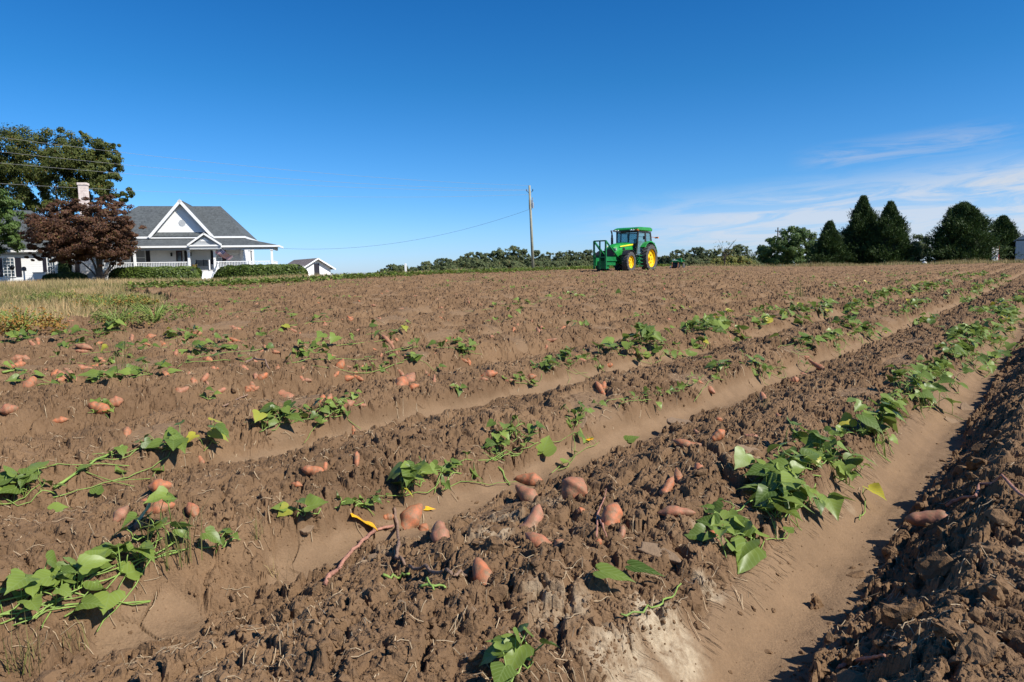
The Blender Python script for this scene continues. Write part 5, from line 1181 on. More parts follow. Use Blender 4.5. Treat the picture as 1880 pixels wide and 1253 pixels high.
m_ = MB(); a = hp(129, 498, 1.5)[0]; m_.b2(a - .16, a + .16, 1.3, 1.495, .55, 1.0); m_.build('meter_box', M_white, house)

def hworld(x_, y_, z_): return HO + ex * x_ + ey * y_ + np.array([0, 0, z_])
# things on and by the porch
bq = hworld(hx(372, -1.) , -1., 1.12); bench = empty('porch_bench', bq, YAW, 'dark slatted bench on the porch beside the steps', 'bench')
m_ = MB(); m_.b2(-.72, .72, -.25, .22, .42, .47); m_.build('seat', M_dark, bench)
m_ = MB(); 
for i in range(4): m_.b2(-.72, .72, .24, .28, .55 + i * .12, .63 + i * .12)
for q in (-.68, 0, .68): m_.b2(q - .03, q + .03, .282, .31, .4, 1.05)
m_.build('backrest', M_dark, bench)
for q in (-.66, .66):
    m_ = MB(); m_.b2(q - .03, q + .03, -.24, .22, 0, .415); m_.b2(q - .03, q + .03, -.26, .235, .65, .69); m_.b2(q - .03, q + .03, -.26, -.2, .472, .648); m_.build('leg', M_dark, bench)
pq = hworld(hx(357, -2.) , -2., 1.12); m_ = MB(); m_.lathe([(0, .0), (.12, 0), (.17, .1), (.19, .2), (0, .2)], (0, 0, 0), 'z', 16); fp = empty('flower_pot', pq, 0, 'pot of bronze chrysanthemums at the top of the porch steps', 'flower pot'); m_.build('pot', M_brick, fp, True)
V, Q, T = crown_np([(0, 0, .38, .30, .30, .2)], 30, 500, .08, 3); link('foliage', mesh_np('foliage', V, Q, M_weed, False, {'tint': T + .9}), fp)
# flag: pole angled from the column
fq = hworld(cx[3] + .06, -2.55, 2.2); flag = empty('flag', fq, YAW, 'striped flag with a blue starred corner hanging from a column by the porch steps', 'flag')
m_ = MB(); m_.cyl((0, 0, 0), (.75, -1.15, .95), .018); m_.build('flag_pole', M_white, flag)
M_fr = simple('flag_red', (.42, .03, .04), .8, .1); M_fw = simple('flag_white', (.72, .68, .66), .8, .05); M_fb = simple('flag_blue', (.025, .04, .14), .8, .1)
nu, nv = 26, 13; A0 = np.array([.70, -1.08, .92]); A1 = np.array([.12, -.55, .42]); fly = np.array([1.15, -.25, -.75]); V = []
hoist = np.array([-.62, .45, -.36]); 
for j in range(nv + 1):
    for i in range(nu + 1):
        a, b = i / nu, j / nv; q = A0 + hoist * b * .95 + fly * a * (1.05 + .1 * b) + np.array([0, .10 * math.sin(a * 9 + b * 2), .05 * math.sin(a * 7 + b)]); V.append(q)
idx = lambda i, j: j * (nu + 1) + i
Fq = []; MI = []
for j in range(nv):
    for i in range(nu):
        Fq.append((idx(i, j), idx(i + 1, j), idx(i + 1, j + 1), idx(i, j + 1))); MI.append(2 if (i < nu * .4 and j < 7) else (j % 2))
V = np.array(V); V2 = np.concatenate([V, V + [0, .006, 0]]); F2 = Fq + [tuple(len(V) + k for k in f[::-1]) for f in Fq]
fl = link('cloth', mesh_np('cloth', V2, np.array(F2), None, True, None, None, [M_fr, M_fw, M_fb], MI + MI), flag)
sm_ = MB()
for j in range(7):
    for i in range(6 if j % 2 == 0 else 5):
        a, b = (.045 + .065 * i + (.032 if j % 2 else 0)), .04 + j * .068; q = A0 + hoist * b * .95 + fly * a * (1.05 + .1 * b) + np.array([0, .10 * math.sin(a * 9 + b * 2) - .006, .05 * math.sin(a * 7 + b)])
        sm_.prism([(q[0] + .016 * math.cos(k * 1.2566 / 2 + 1.57) * (1 if k % 2 == 0 else .42), q[2] + .016 * math.sin(k * 1.2566 / 2 + 1.57) * (1 if k % 2 == 0 else .42)) for k in range(10)], 'y', q[1] - .003, q[1])
sm_.build('stars', M_fw, fl)
# yard things by the wing
bx_ = hp(75, 500, -2.2)[0]; c = empty('storage_box', hworld(bx_, -2.2, 0), YAW, 'white lidded box standing by the house wing', 'box'); m_ = MB(); m_.b2(-.55, .55, -.3, .3, 0, 1.05); m_.build('body', M_white, c, bevel=.02); m_ = MB(); m_.b2(-.60, .60, -.34, .34, 1.052, 1.13); m_.build('lid', M_soff, c, bevel=.02)
bx_ = hp(72, 515, -3.)[0]; m_ = MB(); m_.lathe([(0, 0), (.17, 0), (.22, .42), (.24, .42), (.24, .46), (.2, .46), (.2, .1), (0, .1)], (0, 0, 0), 'z', 20); o = m_.build('red_bucket', simple('red_plastic', (.55, .06, .03), .4), None, True); o.location = hworld(bx_, -3., 0); tag(o, 'red orange bucket on the ground in front of the white box', 'bucket')
bx_ = hp(44, 500, -3.5)[0]; c = empty('mailbox', hworld(bx_, -3.5, 0), YAW + .5, 'grey box on a white post in front of the wing wall', 'mailbox'); m_ = MB(); m_.b2(-.06, .06, -.06, .06, 0, 1.25); m_.build('post', M_white, c); m_ = MB(); m_.prism([(-.16, 1.25), (.16, 1.25), (.16, 1.5), (.11, 1.6), (0, 1.64), (-.11, 1.6), (-.16, 1.5)], 'y', -.4, .3); m_.build('box', simple('grey_box', (.10, .10, .11), .5), c)
bx_ = hp(23, 505, -6)[0]; c = empty('bird_feeder', hworld(bx_, -6, 0), YAW, 'dark hanging pot on a thin iron stake before the wing window', 'bird feeder'); m_ = MB(); m_.cyl((0, 0, 0), (0, 0, 1.35), .025); m_.build('stake', M_dark, c); m_ = MB(); m_.lathe([(0, 1.3), (.12, 1.32), (.2, 1.5), (.22, 1.62), (0, 1.72)], (0, 0, 0), 'z', 16); m_.build('pot', M_dark, c, True)

# white outbuilding
D = 80; p = atd(583, 510, D); so_ = empty('outbuilding', (p[0], p[1], gz(p[0], p[1]) - .1), rad(36), 'small white outbuilding with a brown shingle roof right of the long hedge', 'shed')
s = D / F; hw = 1.55; eh = (511 - 495) * s + .35; rh = (511 - 480) * s + .35
m_ = MB(); m_.prism([(-hw, 0), (hw, 0), (hw, eh), (0, rh - .12), (-hw, eh)], 'y', 0, 7.2); m_.build('wall', M_white, so_)
m_ = MB(); m_.slab([(-hw - .45, -.4, eh - .28), (0, -.4, rh), (0, 7.5, rh), (-hw - .45, 7.5, eh - .28)], .1); m_.slab([(0, -.4, rh - .003), (hw + .45, -.4, eh - .28), (hw + .45, 7.5, eh - .28), (0, 7.5, rh - .003)], .1); m_.build('roof', M_roofb, so_)
m_ = MB(); m_.slab([(-hw - .5, -.45, eh - .3), (0, -.45, rh + .02), (0, -.405, rh + .02), (-hw - .5, -.405, eh - .3)], .14); m_.slab([(0, -.45, rh + .017), (hw + .5, -.45, eh - .3), (hw + .5, -.405, eh - .3), (0, -.405, rh + .017)], .14); m_.build('rake_board', M_white, so_)
m_ = MB(); m_.b2(-.35, .25, -.04, -.003, .3, 1.65); m_.build('door', M_shut, so_)

# grey metal barn at the right edge
D = 92; p = atd(1863, 489, D); bn_ = empty('metal_barn', (p[0], p[1], gz(p[0], p[1]) - .1), rad(-33), 'grey corrugated metal barn cut by the right edge', 'barn')
s = D / F; eh = (489 - 446) * s + .1; m_ = MB(); m_.prism([(0, 0), (9, 0), (9, eh), (4.5, eh + 3.2), (0, eh)], 'y', 0, 10); m_.build('wall', M_metal, bn_)
m_ = MB(); m_.slab([(-.25, -.25, eh - .1), (4.5, -.25, eh + 3.3), (4.5, 10.2, eh + 3.3), (-.25, 10.2, eh - .1)], .08); m_.slab([(4.5, -.25, eh + 3.297), (9.25, -.25, eh - .1), (9.25, 10.2, eh - .1), (4.5, 10.2, eh + 3.297)], .08); m_.build('roof', simple('blue_grey_metal', (.22, .25, .30), .4, .1, 4, metal=.5), bn_)
m_ = MB()
for i in range(30): m_.b2(i * .3 + .02, i * .3 + .07, -.03, -.003, 0, eh - .02)
m_.build('ribs', M_metal, bn_); m_ = MB(); m_.b2(0, 9, -.05, -.031, eh - .08, eh + .08); m_.build('eave_trim', M_dark, bn_)
# white board with red edge and a leaning plank
D = 84; p = atd(1827, 488, D); s = D / F; c = empty('trailer_panel', (p[0], p[1], gz(p[0], p[1])), rad(-6), 'upright white panel with a red edge beside the broad cedar', 'panel'); m_ = MB(); m_.b2(-.45, .30, -.03, .03, .1, 31 * s + .1); m_.build('panel', M_white, c); m_ = MB(); m_.b2(.303, .37, -.04, .04, .0, 31.5 * s + .1); m_.build('edge_strip', simple('red_strip', (.55, .04, .05), .5), c)
m_ = MB(); m_.bar((-.3, -.3, 1.0), (1.1, -.5, .05), .12, .05); o = m_.build('leaning_plank', simple('old_wood', (.13, .09, .07), .9), None); o.location = (p[0], p[1] - .1, gz(p[0], p[1])); tag(o, 'old brown plank leaning against the white panel', 'plank')
for px, py, w_, lab in ((1697, 487, .5, 'white jug lying in the gap right of the cedar group'), (1808, 489, .6, 'white sack lying at the foot of the broad cedar')):
    p = atd(px, py, 84); m_ = MB(); m_.lathe([(0, -.25), (.12, -.24), (.17, -.1), (.16, .08), (.07, .17), (.05, .24), (0, .24)], (0, 0, 0), 'y', 16); o = m_.build('white_jug' if px < 1700 else 'white_sack', M_white, None, True); o.scale = (w_ * 2, w_ * 2, w_ * 2); o.location = (p[0], p[1], gz(p[0], p[1]) + .3); o.rotation_euler = (.2, 0, 1.1); tag(o, lab, 'jug' if px < 1700 else 'sack')
p = atd(745, 503, 66); m_ = MB(); m_.b2(-.09, .09, -.06, .06, -.2, .95); m_.prism([(-.09, .95), (.09, .95), (.05, 1.0), (-.05, 1.0)], 'y', -.06, .06); o = m_.build('marker_post', M_white, None, bevel=.01); o.location = (p[0], p[1], gz(p[0], p[1])); tag(o, 'short white marker post in the dry grass left of the utility pole', 'post')

# ------------------------------------------------------------------ utility poles and wires
D = 68; b = atd(979, 497, D); t = atd(972, 341, D); b[2] = gz(b[0], b[1]) - .3; pole = empty('utility_pole', b, 0, 'tall weathered wooden utility pole with insulators and a small transformer', 'utility pole')
tl = t - b; m_ = MB(); m_.cyl((0, 0, 0), tuple(tl), .15, .10, 14); m_.build('pole', M_pole, pole, True)
up = lambda f_: tl * f_
m_ = MB(); q = up(.945); 
for sx in (-1, 1): m_.path([q + [0, 0, -.35], q + [sx * .15, 0, -.15], q + [sx * .28, 0, -.05]], .022, 6); 
m_.build('bracket', M_dark, pole)
for sx in (-1, 1): m_ = MB(); m_.lathe([(0, -.06), (.05, -.05), (.03, 0), (.055, .03), (.03, .06), (.05, .1), (0, .14)], tuple(q + [sx * .29, 0, 0]), 'z', 12); m_.build('insulator', M_dark, pole, True)
m_ = MB(); q2 = up(.80); m_.lathe([(0, -.28), (.10, -.27), (.10, .22), (.06, .27), (0, .28)], tuple(q2 + [.24, -.05, -.18]), 'z', 14); m_.b2(q2[0] + .03, q2[0] + .2, q2[1] - .08, q2[1] - .02, q2[2] - .3, q2[2] + .3); m_.cyl(tuple(q2 + [.22, -.05, .12]), tuple(q2 + [.22, -.05, .55]), .045); m_.build('transformer', M_metal, pole)
m_ = MB(); m_.b2(-.13 + q2[0], -.08 + q2[0], -.06 + q2[1], .06 + q2[1], q2[2] - .5, q2[2] + .35); m_.build('rack', M_dark, pole)
def wire(a, b_, sag, r_, mat, label):
    a, b_ = np.array(a), np.array(b_); n_ = 40; pts = [a * (1 - i / n_) + b_ * (i / n_) - np.array([0, 0, sag * 4 * (i / n_) * (1 - i / n_)]) - a for i in range(n_ + 1)]
    m_ = MB(); m_.path(pts, r_, 5); o = m_.build('overhead_wire', mat, None, True); o.location = a; tag(o, label, 'wire', 'overhead wires')
top = b + tl
for (fy, ly, lab) in ((1.0, 232, 'topmost pale overhead wire crossing in front of the great tree'), (.955, 265, 'second pale overhead wire from the top'), (.945, 292, 'third pale overhead wire from the top'), (.90, 340, 'lowest pale overhead wire, running behind the chimney')):
    e_ = atd(-330, ly - 42 * .6, 40); wire(b + up(fy), e_, .7, .008, M_wire, lab)
wire(b + up(.735) + [-.1, 0, 0], hworld(8.4, -2.5, 3.2), 1.3, .010, M_wired, 'dark sagging service wire from the utility pole to the porch corner')
D = 130; p = atd(1427, 492, D); t = atd(1427, 418, D); g = gz(p[0], p[1]); c = empty('far_pole', (p[0], p[1], g), 0, 'small far utility pole with crossarms rising behind the rounded tree', 'utility pole'); h_ = t[2] - g
m_ = MB(); m_.cyl((0, 0, -.3), (0, 0, h_), .14, .1, 10); m_.build('pole', M_bark, c); m_ = MB(); m_.b2(-.5, .5, -.06, .06, h_ - .75, h_ - .6); m_.b2(-.35, .35, -.06, .06, h_ - 1.9, h_ - 1.78); m_.build('crossarm', M_bark, c)
for q in (-.42, .42): m_ = MB(); m_.cyl((q, 0, h_ - .6), (q, 0, h_ - .42), .05); m_.build('insulator', M_dark, c)

# ------------------------------------------------------------------ weed bushes in the corner
for px, py, w_, h_, b_, yl, lab in ((190, 572, .75, .62, .5, .35, 'yellow green weed bush with orange leaves near the end of the leafy row'), (35, 612, .55, .50, .9, .75, 'rusty orange weed bush at the left edge of the weedy corner'), (70, 562, .5, .5, .1, .1, 'dark green weed bush behind the rusty orange one'), (285, 590, .6, .45, .2, .0, 'feathery grey green weed at the tip of the weedy corner'), (240, 560, .6, .45, .7, .2, 'yellowish weed beside the leafy row at the corner of the field'), (110, 555, .6, .5, .55, .1, 'pale olive weed bush in the middle of the weedy corner'), (215, 596, .5, .35, .3, .05, 'low green weed at the front of the weedy corner')):
    p = cast(px, py)[0]; k = np.hypot(p[0], p[1]) / 17; w_ *= .8; h_ *= .72; V, Q, T = crown_np([(0, 0, h_ * .45, w_ * 1.3, w_, h_ * .5), (w_ * .8, .1, h_ * .3, w_ * .7, w_ * .6, h_ * .35), (-w_ * .7, .1, h_ * .35, w_ * .7, w_ * .6, h_ * .3)], 110, 1500, .055 * k ** .5, px, csize=.34)
    if px in (285, 215): V = V[:len(V) // 3 // 4 * 4]; Q = Q[:len(V) // 4]; T = T[:len(V)]
    V[:, 2] = np.maximum(V[:, 2], -.02); r_ = np.random.default_rng(px); T = np.clip(T * .7 + b_ * .5, 0, 1) + np.repeat(r_.random(len(T) // 4) < yl, 4) * 1.1
    root = empty('weed_bush', (p[0], p[1], p[2]), 0, lab, 'weed', 'weed bushes in the weedy corner'); link('foliage', mesh_np('foliage', V, Q, M_weed, False, {'tint': T}), root)
    m_ = MB(); rr = random.Random(px)
    for i in range(40): a = rr.uniform(0, 6.28); l_ = rr.uniform(.3, 1) * w_; m_.path([(0, 0, -.03), (math.cos(a) * l_ * .5, math.sin(a) * l_ * .4, h_ * .5), (math.cos(a) * l_, math.sin(a) * l_ * .8, h_ * rr.uniform(.7, 1.05))], [.008, .006, .003], 4)
    m_.build('stem', M_stem, root)
# ------------------------------------------------------------------ tractor (local axes: x forward, y left, z up; rear axle at x = 0)
TD = 50.; tp = atd(1166, 500, TD); tg = gz(tp[0], tp[1]); HEAD = math.atan2(-CP, -SP) + rad(2)
ctr = np.array([tp[0], tp[1]])
tr = empty('tractor', (tp[0], tp[1], tg + .02), HEAD, 'green tractor with yellow wheels and glazed cab at the far side of the field', 'tractor'); tr.scale = (1.06, 1.06, 1.04)
def wheel(x_, y_, R_, w_, rim, side):
    t_ = MB(); h = w_ / 2; pr_ = [(rim, -h * .75), (rim * 1.04, -h * .95), (R_ * .86, -h), (R_ * .93, -h * .86), (R_ * .95, 0), (R_ * .93, h * .86), (R_ * .86, h), (rim * 1.04, h * .95), (rim, h * .75)]
    t_.lathe(pr_, (0, 0, 0), 'y', 44)
    n_ = 20
    for i in range(n_):
        for sd_ in (-1, 1):
            a = 2 * math.pi * (i + (.5 if sd_ > 0 else 0)) / n_; c = Vector((math.cos(a) * R_ * .955, sd_ * h * .48, math.sin(a) * R_ * .955)); M3 = Matrix(((-math.sin(a), 0, math.cos(a)), (0, 1, 0), (math.cos(a), 0, math.sin(a)))).transposed().to_3x3() if 0 else Matrix.Rotation(-a, 3, 'Y')
            t_.box(c, (R_ * .09, h * 1.08, R_ * .055), M3 @ Matrix.Rotation(sd_ * rad(32), 3, 'X'))
    o = t_.build('tyre', M_tire, None, False); wh = empty('wheel', (x_, y_, R_ - .01)); wh.parent = tr; o.parent = wh
    r_ = MB(); s_ = side; r_.lathe([(rim, -h * .72 * 1), (rim * .97, -h * .72), (rim * .97, h * .72), (rim, h * .72)], (0, 0, 0), 'y', 36)
    r_.lathe([(0.0, s_ * h * .05), (rim * .35, s_ * h * .05), (rim * .45, s_ * h * .02), (rim * .85, s_ * h * .22), (rim * .96, s_ * h * .30), (rim * .96, s_ * h * .22), (0, -s_ * .05)], (0, 0, 0), 'y', 36)
    r_.cyl((0, 0, 0), (0, s_ * h * .55, 0), rim * .24, rim * .2, 18)
    for i in range(8): a = 2 * math.pi * i / 8; r_.box((math.cos(a) * rim * .62, s_ * h * .22, math.sin(a) * rim * .62), (.12, .06, .12), Matrix.Rotation(-a, 3, 'Y'))
    r_.build('rim', M_ty, wh, False, .0)
for y_ in (1, -1): wheel(0, y_ * .98, .92, .50, .60, y_); wheel(2.75, y_ * .93, .66, .40, .40, y_)
# chassis
m_ = MB(); m_.b2(.2, 3.3, -.28, .28, .55, 1.0); m_.b2(-.5, .6, -.35, .35, .5, 1.15); m_.cyl((0, -.8, .92), (0, .8, .92), .16); m_.cyl((2.75, -.75, .66), (2.75, .75, .66), .12); m_.build('chassis', M_tgd, tr, bevel=.02)
# hood: lofted sections
secs = [(1.15, .44, 1.02, 1.92, .10), (1.8, .44, .98, 1.90, .10), (2.6, .42, .95, 1.84, .12), (3.15, .40, .95, 1.74, .14), (3.42, .33, 1.0, 1.58, .14)]
m_ = MB(); P = []; 
for (x_, hw, z0, z1, c_) in secs:
    P += [(x_, -hw, z0), (x_, -hw - .02, z1 - .35), (x_, -hw + .03, z1 - c_), (x_, -hw * .6, z1 - .01), (x_, 0, z1 + .03), (x_, hw * .6, z1 - .01), (x_, hw - .03, z1 - c_), (x_, hw + .02, z1 - .35), (x_, hw, z0)]
fs = []
for i in range(len(secs) - 1):
    for j in range(8): fs.append((i * 9 + j, i * 9 + j + 1, (i + 1) * 9 + j + 1, (i + 1) * 9 + j))
    fs.append((i * 9 + 8, i * 9, (i + 1) * 9, (i + 1) * 9 + 8))
fs += [tuple(range(9)), tuple(range(len(P) - 1, len(P) - 10, -1))]; m_.add(P, fs); hood = m_.build('hood', M_tg, tr, False, .015)
m_ = MB()
for sy in (-1, 1): m_.add([(1.2, sy * .472, 1.76), (3.0, sy * .452, 1.60), (3.0, sy * .452, 1.67), (1.2, sy * .472, 1.86), (1.2, sy * .482, 1.76), (3.0, sy * .464, 1.60), (3.0, sy * .464, 1.67), (1.2, sy * .482, 1.86)], [(0, 1, 2, 3), (4, 7, 6, 5), (0, 4, 5, 1), (3, 2, 6, 7), (0, 3, 7, 4), (1, 5, 6, 2)])
m_.build('yellow_stripe', simple('stripe_yellow', (.80, .72, .03), .4), hood)
m_ = MB()
for sy in (-1, 1):
    for i in range(3): m_.b2(2.35, 2.62, sy * .455, sy * .475, 1.05 + i * .19, 1.20 + i * .19)
m_.build('side_vent', M_dark, hood, bevel=.02)
m_ = MB(); m_.b2(3.43, 3.46, -.28, .28, 1.02, 1.46); m_.build('grille', simple('grille_mesh', (.10, .06, .06), .7), hood)
for sy in (-1, 1): m_ = MB(); m_.b2(3.35, 3.465, sy * .34 - .06, sy * .34 + .06, 1.40, 1.52); m_.build('headlight', M_curt, hood)
m_ = MB(); m_.path([(1.35, -.98, 1.3), (1.35, -.98, 2.45), (1.37, -.98, 2.6), (1.47, -.98, 2.76)], [.06, .06, .05, .05], 10); m_.cyl((1.35, -.98, 1.6), (1.35, -.98, 2.3), .08); m_.bar((1.35, -.98, 1.4), (1.3, -.4, 1.4), .08); m_.build('exhaust', M_dark, tr, True)
# cab
F0, F1, R0 = 1.05, .98, -.62
m_ = MB()
po = {}
for sy in (-1, 1):
    po[sy] = [((1.12, sy * .60, 1.15), (.98, sy * .66, 2.66)), ((.30, sy * .80, 1.15), (.28, sy * .76, 2.66)), ((-.66, sy * .74, 1.5), (-.50, sy * .70, 2.66))]
    for a, b_ in po[sy]: m_.bar(a, b_, .085)
    m_.bar((1.12, sy * .62, 1.18), (.30, sy * .80, 1.18), .07); m_.bar((.30, sy * .80, 1.55), (-.64, sy * .75, 1.55), .07); m_.bar((.98, sy * .66, 2.62), (.28, sy * .76, 2.62), .07); m_.bar((.28, sy * .76, 2.62), (-.5, sy * .70, 2.62), .07)
m_.bar((1.10, -.6, 1.85), (1.10, .6, 1.85), .06); m_.bar((.98, -.66, 2.62), (.98, .66, 2.62), .07); m_.bar((-.5, -.7, 2.62), (-.5, .7, 2.62), .07); m_.bar((-.66, -.74, 1.55), (-.66, .74, 1.55), .07); m_.bar((1.08, .12, 1.85), (1.0, .12, 2.6), .045)
m_.b2(-.62, 1.1, -.6, .6, 1.0, 1.12); m_.b2(-.66, .28, .62, .74, 1.12, 1.5); m_.b2(-.66, .28, -.74, -.62, 1.12, 1.5)
cab = m_.build('cab_frame', M_dark, tr); cab.scale = (1.12, 1.14, 1)
m_ = MB()
def pn(pts):
    c = [Vector(p_) for p_ in pts]; nrm = (c[1] - c[0]).cross(c[2] - c[0]).normalized() * .006; m_.add([p_ + nrm for p_ in c] + [p_ - nrm for p_ in c], [(0, 1, 2, 3), (7, 6, 5, 4), (0, 4, 5, 1), (1, 5, 6, 2), (2, 6, 7, 3), (3, 7, 4, 0)])
for sy in (-1, 1):
    pn([(1.10, sy * .61, 1.2), (.32, sy * .80, 1.2), (.29, sy * .76, 2.6), (.98, sy * .66, 2.6)]); pn([(.28, sy * .80, 1.58), (-.63, sy * .745, 1.58), (-.5, sy * .70, 2.6), (.27, sy * .76, 2.6)])
pn([(1.10, -.58, 1.88), (1.10, .58, 1.88), (.99, .64, 2.58), (.99, -.64, 2.58)]); pn([(-.65, .7, 1.58), (-.65, -.7, 1.58), (-.5, -.66, 2.58), (-.5, .66, 2.58)]); m_.build('cab_glass', M_cab, cab)
m_ = MB(); m_.prism([(-.72, 2.70), (1.12, 2.70), (1.22, 2.74), (1.15, 2.86), (.8, 2.94), (-.5, 2.96), (-.74, 2.88)], 'y', -.76, .76); m_.build('cab_roof', M_tg, cab, False, .05)
m_ = MB(); m_.b2(1.0, 1.2, -.72, .72, 2.665, 2.73); m_.build('visor', M_dark, cab)
for sy in (-.64, -.48, .34, .48): m_ = MB(); m_.cyl((1.18, sy, 2.74), (1.25, sy, 2.735), .055, .055, 14); m_.build('work_light', simple('lamp_lens', (.8, .8, .8), .2), cab)
for sy in (-.74, .68): m_ = MB(); m_.b2(1.02, 1.22, sy - .07, sy + .07, 2.70, 2.79); m_.build('turn_light', M_orange, cab)
for sy in (1,): m_ = MB(); m_.bar((.95, sy * .68, 2.3), (1.05, sy * 1.05, 2.25), .025); m_.b2(1.03, 1.07, sy * 1.06 - .06, sy * 1.06 + .06, 2.10, 2.32); m_.build('mirror', M_dark, cab)
m_ = MB(); m_.path([(.55, 0, 1.1), (.62, 0, 1.6), (.5, 0, 1.72)], .03, 8); m_.lathe([(.17, -.015), (.2, 0), (.17, .015), (.17, -.015)], (.5, 0, 1.74), 'z', 20); m_.build('steering_wheel', M_dark, cab)
m_ = MB(); m_.b2(-.35, .15, -.26, .26, 1.3, 1.44); m_.b2(-.45, -.32, -.26, .26, 1.44, 2.1); m_.build('seat', simple('seat_fabric', (.10, .10, .09), .9), cab, bevel=.05)
m_ = MB(); m_.bar((-.7, .6, 2.35), (-.95, .95, 2.3), .03); m_.b2(-1.0, -.9, .82, 1.02, 2.24, 2.34); m_.build('rear_light', M_orange, cab)
# rear fenders
for sy in (-1, 1):
    m_ = MB(); Ro = 1.12; n_ = 14; P = []
    for i in range(n_ + 1):
        a = rad(40) + rad(118) * i / n_
        for (rr_, yy) in ((Ro, .70), (Ro, 1.12), (Ro - .07, 1.13), (Ro - .03, .70)): P.append((math.cos(a) * rr_, sy * yy, .92 + math.sin(a) * rr_))
    fs = [(4 * i + j, 4 * i + (j + 1) % 4, 4 * i + 4 + (j + 1) % 4, 4 * i + 4 + j) for i in range(n_) for j in range(4)] + [(0, 1, 2, 3), tuple(4 * n_ + j for j in (3, 2, 1, 0))]
    m_.add(P, fs)
    P = [(math.cos(rad(40) + rad(118) * i / n_) * Ro, sy * .70, .92 + math.sin(rad(40) + rad(118) * i / n_) * Ro) for i in range(n_ + 1)]; m_.add(P + [(p_[0], sy * .67, p_[2]) for p_ in P], [tuple(range(n_ + 1)), tuple(range(2 * n_ + 1, n_, -1))]); m_.build('fender', M_tg, tr)
    m_ = MB(); n_ = 10; P = []
    for i in range(n_ + 1):
        a = rad(35) + rad(110) * i / n_
        for (rr_, yy) in ((.76, .74), (.76, 1.12), (.735, 1.12), (.735, .74)): P.append((2.75 + math.cos(a) * rr_, sy * yy, .66 + math.sin(a) * rr_))
    m_.add(P, [(4 * i + j, 4 * i + (j + 1) % 4, 4 * i + 4 + (j + 1) % 4, 4 * i + 4 + j) for i in range(n_) for j in range(4)] + [(0, 1, 2, 3), tuple(4 * n_ + j for j in (3, 2, 1, 0))]); m_.build('front_fender', M_dark, tr)
# steps on the left side
m_ = MB(); m_.bar((1.35, .86, 1.15), (1.55, 1.02, .35), .04); m_.bar((1.05, .86, 1.15), (1.25, 1.02, .35), .04)
for i in range(4): t_ = i / 3; m_.b2(1.08 + .18 * t_, 1.5 + .03 * t_, .84 + .16 * t_, 1.04 + .14 * t_, 1.06 - .68 * t_, 1.10 - .68 * t_)
m_.b2(.75, 1.35, .42, .80, .55, 1.0); m_.build('steps', M_tgd, tr)
# front guard frame with weight box
m_ = MB(); xf, xr, hw, zt, zb = 4.75, 3.75, .40, 1.95, .22
for sy in (-1, 1):
    m_.bar((xf, sy * hw, zb), (xf, sy * hw, zt), .09); m_.bar((xf, sy * hw, zt), (xr - .9, sy * hw, .78), .075); m_.bar((xf, sy * hw, .75), (xr - .9, sy * hw, .75), .08)
m_.bar((xf, -hw, zt), (xf, hw, zt), .08); m_.bar((xf, -hw, .95), (xf, hw, .95), .08); m_.bar((xf, 0, zb), (xf, 0, zt), .07); m_.bar((xf - .02, -hw, zt - .05), (xf - .02, 0, 1.35), .05)
m_.b2(xr - .4, xf - .06, .30, .36, .45, .98); m_.b2(xr - .4, xf - .06, -.36, -.30, .45, .98); m_.b2(3.2, 4.2, -.28, .28, .50, .62); m_.b2(4.1, 4.55, -.28, .28, .25, .72)
m_.b2(xf - .05, xf + .02, -.55, .55, zb, .72) if 0 else None
m_.build('front_frame', M_tgd, tr)
m_ = MB()
for i in range(4): m_.b2(3.75, 4.08, -.27 + .14 * i, -.16 + .14 * i, .66, .98)
m_.build('weight', M_dark, tr, bevel=.02)
m_ = MB(); m_.bar((-.6, .35, .9), (-1.2, .35, .6), .07); m_.bar((-.6, -.35, .9), (-1.2, -.35, .6), .07); m_.bar((-.9, .95, .6), (-.9, .95, 1.95), .06); m_.build('hitch_arm', M_tgd, tr)
# driver
M_jean = simple('blue_shirt', (.04, .075, .16), .85); M_cap = simple('dark_cap', (.06, .02, .03), .8); M_skin = simple('skin', (.36, .20, .13), .6)
def skin_body(verts, edges, radii, name, mat, parent):
    me = bpy.data.meshes.new(name); me.from_pydata(verts, edges, []); o = link(name, me, parent); me.materials.append(mat); o.modifiers.new('skin', 'SKIN')
    for v_, r_ in zip(me.skin_vertices[0].data, radii): v_.radius = (r_, r_)
    me.skin_vertices[0].data[0].use_root = True; sb = o.modifiers.new('sub', 'SUBSURF'); sb.levels = 1; sb.render_levels = 2; return o
c_, s_ = math.cos(HEAD), math.sin(HEAD); dl = (-.08, 0, 1.45)
drv = empty('person', (tp[0] + c_ * dl[0], tp[1] + s_ * dl[0], tg + dl[2]), HEAD, 'person in a blue shirt and dark cap seated at the wheel in the cab', 'person')
V = [(0, 0, .08), (0, 0, .30), (.02, 0, .46), (.04, 0, .56), (.07, 0, .62), (.09, 0, .72), (.06, 0, .80),
     (.0, .18, .47), (.14, .26, .25), (.38, .16, .28), (.50, .14, .30), (.0, -.18, .47), (.14, -.26, .25), (.38, -.16, .28), (.50, -.14, .30),
     (.08, .10, .05), (.46, .14, .05), (.54, .14, -.30), (.62, .14, -.32), (.08, -.10, .05), (.46, -.14, .05), (.54, -.14, -.30), (.62, -.14, -.32)]
E_ = [(0, 1), (1, 2), (2, 3), (3, 4), (4, 5), (5, 6), (2, 7), (7, 8), (8, 9), (9, 10), (2, 11), (11, 12), (12, 13), (13, 14), (0, 15), (15, 16), (16, 17), (17, 18), (0, 19), (19, 20), (20, 21), (21, 22)]
Rr = [.15, .15, .15, .055, .06, .105, .07, .07, .05, .04, .035, .07, .05, .04, .035, .09, .07, .05, .045, .09, .07, .05, .045]
skin_body(V, E_, Rr, 'body', M_skin, drv)
